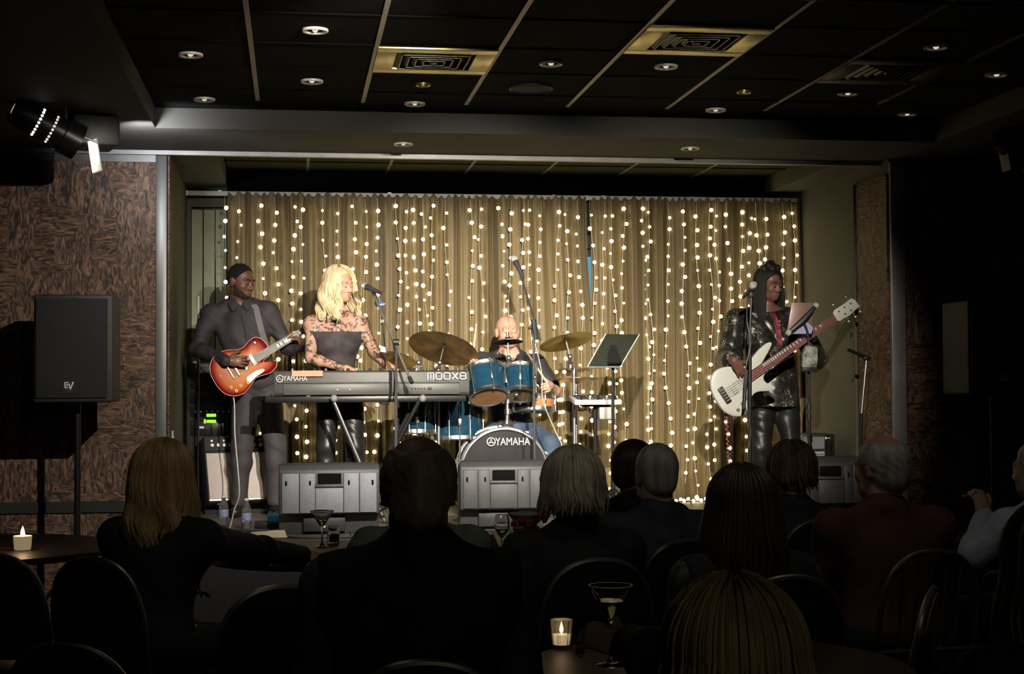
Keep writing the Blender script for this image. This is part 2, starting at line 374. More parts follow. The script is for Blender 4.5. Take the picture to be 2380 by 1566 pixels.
t = thing('ceiling_speaker', 'flat round dark speaker grille set in the black ceiling', 'speaker', (XL+3.5*g, YF-1.4*g, CEIL))
MB().lathe([(.125, .003), (.125, -.01), (.118, -.013), (.112, -.01)], (XL+3.5*g, YF-1.4*g, CEIL), n=32).build('rim', mat('grille_rim', (.05, .047, .04), .5, var=.1), t)
MB().lathe([(.113, -.008), (.06, -.012), (.001, -.013)], (XL+3.5*g, YF-1.4*g, CEIL), n=32).build('grille', mat('grille_cloth', (.04, .038, .03), .7, bump=.3, bscale=400, var=.2), t)

# windows in the back wall
BLIND = mat('blind_slat', (.36, .37, .27), .7, var=.08, scale=8)
w1 = struct(MB().span((XL+.03, YC+.08, .9), (-.38, YC+.11, 2.88)).build('window_1', mat('night_glass', (.02, .025, .02), .15, var=.1)))
for k in range(5): MB().box((XL+.075+k*.092, YC+.03, 1.89), (.086, .004, 1.94), rotz(.32)).build('blind_slat', BLIND, w1, smooth=0)
w2 = struct(MB().span((1.9, YC+.1, .9), (2.75, YC+.115, 2.56)).build('window_2', mat('dusk_pane', (.05, .1, .12), .2, var=.1, scale=4, emit=(.10, .42, .62), estr=.75)))
MB().span((2.30, YC+.07, .9), (2.345, YC+.1, 2.55)).build('mullion', mat('window_frame', (.06, .07, .08), .5, var=.1), w2)
MB().span((1.9, YC+.07, 2.52), (2.75, YC+.1, 2.6)).build('frame_bar', MATS['window_frame'], w2)

MB().box((XL+.006, 10.62, 1.13), (.012, .075, .12)).build('x1', WHITE_PAINT, None, .003)
_o = bpy.data.objects['x1']; _o.name = 'switch_plate'; tag(_o, 'white switch plate on the left side wall of the stage', 'switch'); MB().box((XL+.014, 10.62, 1.13), (.006, .02, .04)).build('switch', WHITE_PAINT, _o, .002)
# ------------------------------------------------------------------ curtain rods, curtains, fairy lights
ROD_M = mat('rod_white', (.62, .61, .58), .4, var=.05, scale=20)
ROD_Z = 2.965; YR = 11.95
def rod(x0, x1, label):
    t = thing('curtain_rod', label, 'curtain rod', (x0, YR, ROD_Z))
    MB().span((x0, YR-.012, ROD_Z-.018), (x1, YR+.012, ROD_Z+.018)).build('rail', ROD_M, t, .004)
    for k in range(3):
        x = x0+(x1-x0)*(.08+.42*k)
        MB().span((x-.012, YR+.01, ROD_Z-.01), (x+.012, YC-.1, ROD_Z+.025)).build('bracket', STEEL, t)
    for x in (x0, x1): MB().span((x-.006, YR-.014, ROD_Z-.02), (x+.006, YR+.014, ROD_Z+.02)).build('end_cap', STEEL, t)
rod(XL+.01, 2.30, 'long white curtain rail above the gold curtain, left length')
rod(2.31, 4.05, 'white curtain rail above the gold curtain, right length')

def curtain_mat():
    m = mat('gold_brown_velvet', (.168, .124, .056), .55, var=.16, scale=5, bump=.08, bscale=90, sheen=.25, stretch=(1, 1, .15))
    return m
CURT = curtain_mat()
def fold(x, z, seed):
    a = 2*math.pi*x; s = seed
    top = max(0, (z-2.6)/.33); amp = .040+.012*math.sin(1.3*a+s)
    w = 1-2*abs(math.sin(.5*(a/.118+1.6*math.sin(a/.62+s)+.6*math.sin(a/.27+s*2)+.15*math.sin(z*3+a/.4))))**.8
    w2 = math.sin(a/.049+s+math.sin(a/.3))*.26
    y = (w+w2)*amp*(1-.35*top)
    y += .008*math.sin(a/.9+z*2.2+s)
    return y
def curtain(x0, x1, seed, label):
    n = int((x1-x0)/.0085); zs = [STAGE_Z+.015, .8, 1.1, 1.4, 1.7, 2.0, 2.3, 2.55, 2.7, 2.8, 2.86, 2.9, 2.925, 2.945, 2.958]
    vs = []; fs = []; m = len(zs)
    for i in range(n+1):
        x = x0+(x1-x0)*i/n
        for j, z in enumerate(zs):
            y = YR-.045+fold(x, z, seed); zz = z
            if z > 2.84:        # gathered header with a puckered frill
                k = (z-2.84)/.12
                pu = math.sin(2*math.pi*x/.062+2*math.sin(x*9+seed)); zz = z + k*(.016*pu+.008*math.sin(x*31)); y += .012*pu*math.sin(k*3.0)-.006
            # hem hangs a little loose, edges fall in slightly with height
            xx = x + .03*math.sin(x*4+seed)*(2.9-z)/2.3*.5
            if seed < 2: xx += max(0, 1-(x1-x)/.5)*.062*max(0, min(1, (2.62-z)/.75))*(1 if z < 2.62 else 0)
            vs.append((xx, y, zz))
    for i in range(n):
        for j in range(m-1): fs.append((i*m+j, (i+1)*m+j, (i+1)*m+j+1, i*m+j+1))
    mb = MB(); mb.add(vs, fs); o = mb.build('curtain', CURT, None, smooth=180)
    so = o.modifiers.new('thickness', 'SOLIDIFY'); so.thickness = .003
    return tag(o, label, 'curtain')
curtain(-.49, 2.295, 1.0, 'wide gold brown pleated curtain behind singer and drummer')
curtain(2.335, 4.045, 4.2, 'gold brown pleated curtain behind the bassist, right of the gap')

WIRE = mat('fairy_wire', (.55, .48, .3), .4, metal=.3, var=.05, scale=30)
BULB = mat('fairy_bulb', (1, .9, .7), .3, emit=(1, .83, .44), estr=4.5)
BULB.cycles.emission_sampling = 'NONE'
me_b = None
STR = [527, 560, 607, 642, 682, 704, 752, 790, 826, 846, 880, 922, 945, 965, 987, 1008, 1037, 1092, 1118, 1165, 1190, 1212, 1232, 1252, 1295, 1317, 1345, 1374, 1402, 1424, 1447, 1497, 1512, 1550, 1592, 1622, 1652, 1666, 1692, 1720, 1738, 1760, 1783, 1824, 1843]
def ordinal(i): return ORD[i]
R2 = random.Random(11)
for i, px in enumerate(STR):
    x0 = P(px, 700, 11.87).x; ybase = YR-.088
    left = i < 22; k = i if left else len(STR)-1-i; side = 'left' if left else 'right'
    nm = ORD[k] if k else 'first'
    t = thing('fairy_light_strand', f'warm white fairy light strand on the gold curtain, {nm} from its {side} edge', 'string lights', (x0, ybase, 2.93), 'fairy light strands hanging on the curtain')
    ph = R2.uniform(0, 6); sl = R2.uniform(-.012, .012); pts = []; zt = 2.93; zb = STAGE_Z+R2.uniform(.02, .14)
    def sway(z, ph=ph, sl=sl, x0=x0): return x0+.016*math.sin(z*3.1+ph)+.008*math.sin(z*8+ph*2)+sl*(2.9-z)
    nz = 34
    for q in range(nz+1):
        z = zt+(zb-zt)*q/nz; x = sway(z); pts.append((x, ybase+.012*math.sin(z*5+ph), z))
    MB().tube(pts, .0022, 5).build('wire', WIRE, t)
    z = zt-R2.uniform(.05, .13)
    while z > zb:
        if me_b is None:
            bm = bmesh.new(); bmesh.ops.create_icosphere(bm, subdivisions=2, radius=.0138); me_b = bpy.data.meshes.new('bulb'); bm.to_mesh(me_b); bm.free()
            for p in me_b.polygons: p.use_smooth = True
            me_b.materials.append(BULB)
        o = bpy.data.objects.new('bulb', me_b); COL.objects.link(o); o.parent = t
        sc = R2.choice((.75, .9, 1, 1.1, 1.2)); o.scale = (sc,)*3
        o.location = (sway(z)+R2.uniform(-.014, .014)-x0, .012*math.sin(z*5+ph)-.012, z-2.93)
        z -= R2.uniform(.092, .135)

t = thing('fairy_light_strand', 'fairy light strand trailing along the stage floor at the curtain hem, right of centre', 'string lights', (P(1600, 1160, 11.78).x, 11.78, STAGE_Z), 'fairy light strands hanging on the curtain')
q = [V(P(px, 1160, 11.78).x, 11.78+.02*math.sin(k*1.7), STAGE_Z+.012) for k, px in enumerate(range(1550, 1672, 10))]
MB().tube(q, .0022, 5).build('wire', WIRE, t)
for k, p in enumerate(q):
    o = bpy.data.objects.new('bulb', me_b); COL.objects.link(o); o.parent = t; o.location = p+V(0, -.012, .012*(k % 2))-t.location
# ------------------------------------------------------------------ loudspeakers on tripod stands
GRILLE = mat('speaker_grille', (.016, .017, .019), .6, var=.3, scale=300, bump=.5, bscale=500)
CAB = mat('speaker_cabinet', (.028, .030, .026), .55, var=.15, scale=60, bump=.15, bscale=300)
LOGO_W = mat('logo_white', (.8, .8, .78), .4, var=.03, scale=50)
def loudspeaker(c, w, h, d, label, slabel, foot):
    c = Vector(c); t = thing('loudspeaker', label, 'speaker', (c.x, c.y, c.z-h/2))
    MB().box(c, (w, d, h)).build('cabinet', CAB, t, .015, seg=3)
    MB().box(c+V(-.01, -d/2-.006, 0), (w-.05, .02, h-.05)).build('grille', GRILLE, t, .006)
    M = M4(c+V(-.02, -d/2-.0175, -h/2+.1), (1, 0, 0), (0, 0, 1), (0, -1, 0))
    MB().box(c+V(-.02, -d/2-.0165, -h/2+.095), (.07, .002, .07)).build('badge', BLACK_PLASTIC, t)
    lm = MB()
    for dz in (0, .015, .03): lm.box(c+V(-.037, -d/2-.0185, -h/2+.088+dz), (.022, .002, .006))
    lm.box(c+V(-.046, -d/2-.0185, -h/2+.103), (.006, .002, .036))
    lm.prism([(-.006, .012), (.001, .012), (.006, -.012), (.018, .022), (.026, .022), (.009, -.022), (.003, -.022)], M, 0, .001)
    lm.build('logo', LOGO_W, t)
    text_mesh('LIVE', .012, M4(c+V(-.02, -d/2-.0178, -h/2+.07), (1, 0, 0), (0, 0, 1), (0, -1, 0)), .0005).build('lettering', mat('logo_grey', (.12, .12, .12), .5, var=.05), t)
    MB().box(c+V(w/2, 0, .05), (.006, .12, .05)).build('handle', BLACK_PLASTIC, t, .002)
    s = thing('speaker_stand', slabel, 'speaker stand', (c.x, c.y, foot)); z1 = c.z-h/2
    MB().cyl((c.x, c.y, foot+.12), (c.x, c.y, z1-.003), .019, n=14).build('pole', BLACK_METAL, s)
    MB().cyl((c.x, c.y, foot+.45), (c.x, c.y, foot+.53), .03, n=14).build('collar', BLACK_METAL, s)
    for k in range(3):
        a = 2*math.pi*k/3+.4; e = V(c.x+.42*math.cos(a), c.y+.30*math.sin(a), foot+.012)
        MB().cyl((c.x, c.y, foot+.48), e, .011, n=8).build('leg', BLACK_METAL, s)
        MB().cyl((c.x, c.y, foot+.2), V(c.x, c.y, foot+.2).lerp(e, .5)+V(0, 0, .05), .007, n=6).build('brace', BLACK_METAL, s)
        MB().sphere(e, .014, 8, 6).build('rubber_foot', BLACK_PLASTIC, s)
c = P(181, 811, 9.55); loudspeaker(c, .46, .64, .38, 'black loudspeaker with white logo in front of the left wooden wall', 'black tripod stand under the loudspeaker by the left wall', 0)
c = P(2305, 808, 9.4); loudspeaker(c, .5, .6, .4, 'dim black loudspeaker against the dark right wall', 'black tripod stand under the dim loudspeaker by the right wall', 0)

# ------------------------------------------------------------------ stage lamp hanging at the upper left, and its dim twin at right
def par_lamp(c, label, lit):
    c = Vector(c); t = thing('stage_lamp', label, 'stage light', c+V(0, 0, .25))
    ax = V(.86, .3, -.42).normalized()
    MB().lathe([(.02, -.2), (.075, -.19), (.09, -.12), (.09, .1), (.1, .105), (.1, .2), (.092, .2), (.086, .11), (.001, .09)], c, ax, 24).build('can', BLACK_METAL, t)
    M = frame_from(ax)
    # slots that leak light round the can
    if lit:
        e0 = V(0, -1, -.1); e0 = (e0-ax*e0.dot(ax)).normalized(); e1 = ax.cross(e0)
        for ring, hh in ((0, -.045), (1, .035)):
            for k in range(9):
                a = (k-4)*.24; e = e0*math.cos(a)+e1*math.sin(a)
                MB().sphere(c+ax*hh+e*.0905, .0075, 10, 8).build('vent_slot', mat('slot_glow' if ring == 0 else 'slot_glow_dim', (.9, .9, .85), .4, emit=(1, .97, .88), estr=2.2 if ring == 0 else .6), t)
        e = M.col[0]*math.cos(math.pi*1.02)+M.col[2]*math.sin(math.pi*1.02)
        MB().sphere(c-ax*.17-V(.0, .055, .0), .034, 14, 10, sc=(.5, .3, 1.15), R=frame_from(ax)).build('rear_cap', mat('cap_cream', (.75, .72, .6), .5, var=.05, emit=(1, .95, .8), estr=.25), t)
        b = MB().box(c+ax*.26+V(.035, -.02, -.045), (.06, .012, .2), frame_from(V(-.45, -.85, .2)) @ roty(.30)); b.build('barn_door', WHITE_PAINT, t, .003)
        MB().cyl(c+ax*.2+V(0, -.03, .04), c+ax*.26+V(.05, -.02, .03), .006).build('hinge', STEEL, t)
        MB().box(c+ax*.24+V(.0, -.05, -.13), (.05, .02, .014), roty(-.3)).build('latch', CHROME, t)
    else:
        MB().box(c+V(-.12, -.02, -.03), (.02, .12, .2), roty(-.2)).build('barn_door', mat('dim_flap', (.04, .04, .04), .5, var=.05), t, .003)
    MB().tube([c+V(-.11, 0, 0), c+V(-.11, 0, .14), c+V(-.06, 0, .17), c+V(.06, 0, .17), c+V(.11, 0, .14), c+V(.11, 0, 0)], .009).build('yoke', BLACK_METAL, t)
    MB().cyl(c+V(0, 0, .16), (c.x, c.y, SOFF), .012).build('hanger', BLACK_METAL, t)
lampc = P(105, 292, 8.6)
par_lamp(lampc, 'black can stage lamp with glowing vent dots and white flap, upper left', True)
par_lamp(P(2375, 350, 8.8), 'dim black stage lamp at the upper right edge of the photo', False)
MB().box(P(215, 275, 9.0), (.26, .3, .17), rotz(.3)).build('x', BLACK_PLASTIC, None, .02); bx = bpy.context.view_layer.objects
o = COL.objects[-1] if COL.objects[-1].name.startswith('x') else [q for q in COL.objects if q.name == 'x'][0]; o.name = 'ceiling_box'; tag(o, 'black box on the soffit beside the upper left stage lamp', 'junction box'); o.location.z += 3.03-.09-P(215, 275, 9.0).z
MB().span((P(215, 275, 9.0).x-.03, 8.97, 3.0), (P(215, 275, 9.0).x+.03, 9.03, 3.03)).build('mount', BLACK_METAL, o)
spot('stage_lamp_leak', P(305, 338, 9.05), (-.70, 9.6, 3.06), 45.0, 110, 1.0, (.95, .97, 1.0), .05)
spot('stage_lamp_beam', lampc+V(.86, .3, -.42).normalized()*.12+V(0, 0, -.02), lampc+V(.4, .9, -.75), 38, 130, 1.0, (1.0, .88, .74), .05)
spot('stage_lamp_beam', P(2330, 350, 8.8), (4.1, 9.6, 3.1), .5, 60, 1.0, (.95, .97, 1.0), .05)

# ------------------------------------------------------------------ wedge monitors, seen from behind
WEDGE = mat('wedge_back', (.14, .15, .18), .55, var=.08, scale=40, bump=.1, bscale=400)
WEDGE_D = mat('wedge_dark', (.032, .034, .037), .5, var=.1, scale=40, bump=.1, bscale=400)
def wedge(cx, y, w, label, m=WEDGE, rz=0.):
    t = thing('floor_monitor', label, 'speaker', (cx, y, STAGE_Z)); R = rotz(rz); z = STAGE_Z
    def W(x, yy, zz): return V(cx, y, z)+R @ V(x, yy, zz)
    prof = [(.02, .13), (.035, .40), (.07, .44), (.17, .44), (.44, .10), (.44, 0), (.13, 0), (.12, .12)]
    mb = MB(); n = len(prof)
    mb.add([W(s*w/2, a, b) for s in (-1, 1) for a, b in prof], [tuple(range(n)), tuple(range(2*n-1, n-1, -1))]+[(i, n+i, n+(i+1) % n, (i+1) % n) for i in range(n)])
    mb.build('cabinet', WEDGE_D, t, .012)
    def panel(x0, x1, z0, z1, out, th, mm, name):
        q = MB(); ys = [.02+(zz-.13)*.0556 for zz in (z0, z1)]
        q.add([W(x, ys[k]-o_, zz) for o_ in (out, out-th) for (x, zz, k) in ((x0, z0, 0), (x1, z0, 0), (x1, z1, 1), (x0, z1, 1))],
              [(0, 1, 2, 3), (7, 6, 5, 4), (0, 4, 5, 1), (1, 5, 6, 2), (2, 6, 7, 3), (3, 7, 4, 0)])
        return q.build(name, mm, t, .004)
    a = w/2
    panel(-a+.02, -a*.60, .14, .385, .012, .02, m, 'back_panel'); panel(-a*.585, -.088, .14, .385, .014, .02, m, 'back_panel')
    panel(.088, a*.585, .14, .385, .014, .02, m, 'back_panel'); panel(a*.6, a-.02, .14, .385, .012, .02, m, 'back_panel')
    panel(-.086, .086, .14, .30, .010, .02, m, 'back_panel'); panel(-.075, .075, .315, .385, .001, .01, mat('recess_shade', (.004, .004, .004), .9, spec=.05, var=.1), 'handle_recess')  # black plate, shade of the handle opening put into its colour
    panel(-.09, .09, .298, .316, .022, .03, WEDGE_D, 'handle')
    for x in (-a+.045, -.12, .12, a-.045): panel(x-.006, x+.006, .31, .34, .0165, .004, MATS['recess_shade'], 'slot')
    g_ = MB(); g_.add([W(s*(a-.03), yy, zz) for s in (-1, 1) for yy, zz in ((.185, .435), (.445, .115), (.455, .123), (.195, .443))], [(0, 1, 2, 3), (7, 6, 5, 4), (0, 4, 5, 1), (1, 5, 6, 2), (2, 6, 7, 3), (3, 7, 4, 0)]); g_.build('grille', GRILLE, t)
    MB().box(W(-.03, .10, .07), (.26, .05, .1), R).build('connector_panel', BLACK_PLASTIC, t, .004)
    MB().sphere(W(-.03, .072, .05), .006, 8, 6).build('power_light', mat('red_led', (.8, .1, .1), .4, emit=(1, .25, .2), estr=2.), t)
    for s in (-1, 1): MB().box(W(s*(a-.06), .1, .004), (.08, .06, .008), R).build('foot', BLACK_PLASTIC, t)
b = P(766, 1200, 9.62); wedge(b.x, 9.62, .625, 'grey backed floor monitor in front of the keyboard player')
b = P(1172, 1200, 9.75); wedge(b.x, 9.75, .56, 'dark floor monitor in front of the bass drum', mat('wedge_mid', (.04, .042, .045), .55, var=.1, scale=40, bump=.1, bscale=300), -.06)
b = P(1935, 1150, 9.7); wedge(b.x, 9.7, .5, 'black floor monitor at the right end of the stage', WEDGE_D)

# ------------------------------------------------------------------ equipment rack and guitar amp at stage left
t = thing('equipment_rack', 'black equipment rack with green display lights behind the guitarist', 'rack', P(500, 1180, 11.75)); q = P(500, 1000, 11.75); x0 = XL+.03; x1 = q.x+.13; y0 = 11.62; y1 = 11.86; t.location = (q.x, 11.7, STAGE_Z)
MB().span((x0, y0, STAGE_Z), (x1, y1, 1.66)).build('case', BLACK_PLASTIC, t, .01)
for k, (za, zb) in enumerate(((1.57, 1.63), (1.47, 1.55), (1.36, 1.45), (1.26, 1.34), (1.12, 1.24))):
    u = MB().span((x0+.03, y0-.012, za), (x1-.03, y0, zb)).build('rack_unit', BLACK_METAL, t, .003)
    for i in range(7): MB().cyl((x0+.07+i*.04, y0-.012, (za+zb)/2), (x0+.07+i*.04, y0-.024, (za+zb)/2), .008, n=10).build('knob', STEEL if k == 3 else BLACK_PLASTIC, u)
GLED = mat('green_display', (.1, .5, .05), .4, emit=(.28, 1, .05), estr=1.6)
for yy in (965, 979):
    p = P(491, yy, 11.60); MB().box(p, (.07, .006, .022)).build('green_display', GLED, t, .003)
p = P(476, 979, 11.60); MB().box(p, (.014, .006, .03)).build('green_display', GLED, t, .003)
MB().box(P(466, 993, 11.60), (.05, .01, .015)).build('label_strip', WHITE_PAINT, t)
# tilted combo amp
t = thing('guitar_amp', 'black guitar amp tilted back with silver grille cloth behind the guitarist', 'amplifier', (P(556, 1180, 11.2).x, 11.46, STAGE_Z))
R = rotz(.30) @ rotx(-.33); o = V(t.location.x, 11.46, STAGE_Z+.30)
MB().box(o, (.56, .19, .50), R).build('cabinet', mat('amp_tolex', (.02, .02, .021), .7, bump=.4, bscale=500, var=.2), t, .012)
def A(x, y, z): return o+R @ V(x*.94, y+.03 if y < -.1 else y, z)
MB().box(A(0, -.128, -.055), (.54, .012, .34), R).build('grille_cloth', mat('silver_cloth', (.50, .44, .42), .75, var=.12, scale=90, bump=.3, bscale=600), t)
MB().box(A(0, -.134, -.235), (.55, .014, .012), R).build('trim_strip', CHROME, t)
pn = MB().box(A(0, -.13, .185), (.55, .012, .10), R).build('control_panel', BLACK_METAL, t)
for i in range(11):
    MB().cyl(A(-.24+i*.048, -.136, .17), A(-.24+i*.048, -.156, .17), .013, n=10).build('knob', WHITE_PAINT, pn)
    if i % 2 == 0: MB().cyl(A(-.24+i*.048, -.136, .205), A(-.24+i*.048, -.15, .205), .009, n=8).build('knob', CHROME, pn)
for s in (-1, 1): MB().box(A(s*.2, .0, -.256), (.05, .15, .012), R).build('foot', BLACK_PLASTIC, t)
MB().span((t.location.x-.25, 11.34, STAGE_Z), (t.location.x+.25, 11.38, STAGE_Z+.035)).build('tilt_leg', BLACK_METAL, t)
# bass amp at the right
c0 = P(1889, 1010, 11.1); c0.x = min(c0.x, 3.9)
t = thing('bass_amp', 'grey fronted bass amp standing behind the bassist', 'amplifier', (c0.x, 11.1, STAGE_Z))
MB().span((c0.x-.13, 11.0, STAGE_Z), (c0.x+.12, 11.3, 1.11)).build('cabinet', BLACK_PLASTIC, t, .01)
MB().span((c0.x-.11, 10.988, STAGE_Z+.08), (c0.x+.05, 11.0, .98)).build('grille', mat('amp_louvre', (.42, .43, .43), .4, var=.1), t)
for k in range(14): MB().span((c0.x-.11, 10.978, STAGE_Z+.10+k*.023), (c0.x+.05, 10.989, STAGE_Z+.108+k*.023)).build('grille_bar', mat('amp_bar', (.25, .26, .26), .4, var=.1), t)
pn = MB().span((c0.x-.11, 10.988, 1.0), (c0.x+.05, 11.0, 1.09)).build('control_panel', mat('amp_panel', (.2, .21, .21), .45, var=.1), t)
MB().sphere((c0.x+.075, 10.985, 1.08), .016, 10, 8).build('pilot_light', mat('pilot', (1, .95, .8), .4, emit=(1, .9, .7), estr=2.), t)
MB().span((c0.x+.062, 10.97, STAGE_Z), (c0.x+.085, 11.0, 1.11)).build('corner_post', BLACK_METAL, t); MB().span((c0.x+.1, 10.97, STAGE_Z), (c0.x+.12, 11.0, 1.11)).build('corner_post', BLACK_METAL, t)

t = thing('light_stand', 'slim pale tube on a stand behind the guitarist shoulder', 'stand', (P(461, 900, 11.5).x, 11.5, STAGE_Z)); q = P(461, 742, 11.5)
MB().cyl((q.x, 11.5, STAGE_Z+.02), q, .009, n=10).build('pole', BLACK_METAL, t); MB().cyl(q, P(461, 688, 11.5), .008, n=10).build('tube', WHITE_PAINT, t); MB().lathe([(.001, .02), (.09, .018), (.1, 0)], (q.x, 11.5, STAGE_Z), n=20).build('base', BLACK_METAL, t)
# ------------------------------------------------------------------ microphones and stands
GRID = mat('mic_mesh', (.8, .8, .8), .45, metal=.8, var=.25, scale=500, bump=.6, bscale=700)
def mic(t, tip, d, s=1.):
    """tip: centre of the ball, d: direction from ball to tail"""
    tip, d = Vector(tip), Vector(d).normalized()
    MB().lathe([(.001, -.026*s), (.014*s, -.023*s), (.023*s, -.012*s), (.026*s, 0), (.025*s, .012*s), (.021*s, .028*s)], tip, d, 20).build('mic_grille', GRID, t)
    MB().lathe([(.022*s, .026*s), (.0235*s, .03*s), (.0225*s, .045*s), (.017*s, .075*s), (.0115*s, .175*s), (.001, .177*s)], tip, d, 18).build('mic_body', mat('mic_grey', (.07, .07, .075), .4, metal=.4, var=.1), t)
def tripod(t, x, y, r=.3, h=.16, n=3, a0=.3):
    for k in range(n):
        a = a0+2*math.pi*k/n; e = V(x+r*math.cos(a), y+r*math.sin(a), STAGE_Z+.01)
        MB().cyl((x, y, STAGE_Z+h), e, .008, n=8).build('leg', BLACK_METAL, t); MB().sphere(e, .011, 8, 6).build('foot', BLACK_PLASTIC, t)
GREYPOLE = mat('pole_grey', (.12, .12, .125), .3, metal=.6, var=.1, scale=30)
# singer's boom stand
Y1 = 10.18; base = P(919, 1000, Y1); jt = P(921, 795, Y1)
t = thing('microphone_stand', 'boom microphone stand with silver mic at the blonde singer', 'microphone', (base.x, Y1, STAGE_Z))
tripod(t, base.x, Y1); MB().cyl((base.x, Y1, STAGE_Z+.12), jt, .012, .009, 10).build('pole', GREYPOLE, t)
MB().cyl(jt-V(.02, 0, 0), jt+V(.02, 0, 0), .022, n=12).build('clutch', BLACK_PLASTIC, t)
tip = P(846, 664, 10.6); tail = P(951, 876, 10.2); d = (tail-tip).normalized()
MB().cyl(P(868, 683, 10.55), tail, .0085, .0085, 10).build('boom', mat('boom_pale', (.35, .33, .29), .3, metal=.7, var=.1), t)
MB().cyl(tail, tail+d*.05, .014, n=10).build('counterweight', BLACK_PLASTIC, t)
mic(t, tip, V(.62, -.68, -.32)); MB().cyl(P(866, 672, 10.56), P(873, 692, 10.54), .014, n=10).build('mic_clip', BLACK_PLASTIC, t)
MB().tube(smoothpath([P(872, 681, 10.55), P(876, 695, 10.53), P(905, 770, 10.4), P(922, 850, 10.3), P(921, 1000, 10.29), V(base.x+.05, Y1-.05, STAGE_Z+.01)], 5), .004, 6).build('cable', BLACK_PLASTIC, t)
t = thing('gooseneck_lamp', 'small blue disc clipped beside the singer microphone stand', 'lamp', P(883, 800, 10.6)); pc = P(882, 706, 10.6)
MB().lathe([(.001, -.012), (.02, -.016), (.036, -.006), (.038, .004), (.03, .012), (.001, .014)], pc, (0, -.35, 1), 20).build('disc', mat('blue_disc', (.12, .22, .55), .4, var=.1), t)
MB().lathe([(.037, .0), (.041, .003), (.037, .007)], pc, (0, -.35, 1), 20).build('rim', mat('pale_blue', (.5, .6, .8), .4, var=.1), t)
MB().tube(smoothpath([pc-V(0, 0, .01), P(886, 730, 10.62), P(893, 790, 10.62), P(895, 820, 10.62), P(896, 858, 10.62)], 4), .004, 6).build('neck', GREYPOLE, t)
pk = P(892, 812, 10.62); MB().box(pk, (.05, .02, .04), roty(.2)).build('clip', mat('lilac_clip', (.6, .52, .6), .5, var=.1), t, .004)
# drummer's boom
Y1 = 10.25; base = P(1243, 1070, Y1); jt = P(1240, 768, Y1)
t = thing('microphone_stand', 'tall boom microphone stand in front of the bass drum, mic above the drummer', 'microphone', (base.x, Y1, STAGE_Z)); tripod(t, base.x, Y1, .26)
MB().cyl((base.x, Y1, STAGE_Z+.12), jt, .0105, .009, 10).build('pole', GREYPOLE, t)
MB().cyl(P(1240, 742, Y1), P(1246, 790, Y1), .02, .018, 10).build('clutch', BLACK_PLASTIC, t); MB().cyl(P(1228, 763, Y1), P(1248, 760, Y1), .008, n=8).build('thumb_screw', BLACK_PLASTIC, t)
tip = P(1195, 601, 10.75); MB().cyl(P(1208, 632, 10.7), P(1256, 790, 10.2), .008, n=10).build('boom', GREYPOLE, t)
mic(t, tip, (P(1207, 627, 10.7)-tip), 1.0); MB().sphere(P(1243, 877, Y1-.01), .014, 10, 8).build('height_knob', CHROME, t)
MB().tube(smoothpath([P(1206, 625, 10.7), P(1222, 680, 10.6), P(1234, 760, 10.4), P(1258, 860, 10.2), P(1262, 930, 10.2), P(1290, 1000, 10.2), P(1312, 1060, 10.15), V(P(1320, 1100, 10.1).x, 10.1, STAGE_Z+.005)], 5), .0035, 6).build('cable', mat('pale_cable', (.4, .39, .36), .5, var=.1), t)
# bassist's straight stand
Y1 = 10.25; base = P(1742, 1000, Y1)
t = thing('microphone_stand', 'straight black microphone stand with round silver mic at the bassist', 'microphone', (base.x, Y1, STAGE_Z)); tripod(t, base.x, Y1, .26)
MB().cyl((base.x, Y1, STAGE_Z+.12), P(1743, 780, Y1), .013, .012, 10).build('pole', BLACK_METAL, t)
MB().cyl(P(1743, 780, Y1), P(1746, 690, Y1), .009, n=10).build('upper_pole', BLACK_METAL, t); MB().cyl(P(1743, 775, Y1), P(1743, 800, Y1), .018, n=12).build('clutch', GREYPOLE, t)
mic(t, P(1751, 662, 10.2), V(-.15, .9, -.45)); MB().box(P(1747, 685, 10.25), (.035, .04, .04)).build('mic_clip', BLACK_PLASTIC, t, .006)
MB().tube(smoothpath([P(1745, 672, 10.4), P(1739, 690, 10.3), P(1736, 740, 10.22), P(1744, 800, 10.2), P(1733, 860, 10.2), P(1731, 940, 10.22), P(1745, 1000, 10.22), P(1738, 1080, 10.22), V(base.x+.04, 10.2, STAGE_Z+.006)], 5), .005, 6).build('cable', GREYPOLE, t)
MB().cyl(P(1729, 950, 10.22), P(1736, 860, 10.22), .012, n=8).build('hung_cable', BLACK_PLASTIC, t)
# empty stand by the right wall
Y1 = 10.1; base = P(1996, 1060, Y1); jt = P(2014, 832, Y1)
t = thing('microphone_stand', 'empty microphone stand with black arm near the right wall', 'microphone stand', (base.x, Y1, STAGE_Z)); tripod(t, base.x, Y1, .13)
MB().cyl((base.x, Y1, STAGE_Z+.12), P(2002, 960, Y1), .012, n=10).build('pole', BLACK_METAL, t); MB().cyl(P(2002, 962, Y1), jt, .008, n=10).build('upper_pole', STEEL, t)
MB().cyl(P(1970, 812, Y1), P(2022, 834, Y1), .010, .014, 10).build('arm', BLACK_METAL, t); MB().sphere(jt, .024, 10, 8, sc=(1.3, .8, .8)).build('clutch', BLACK_PLASTIC, t)

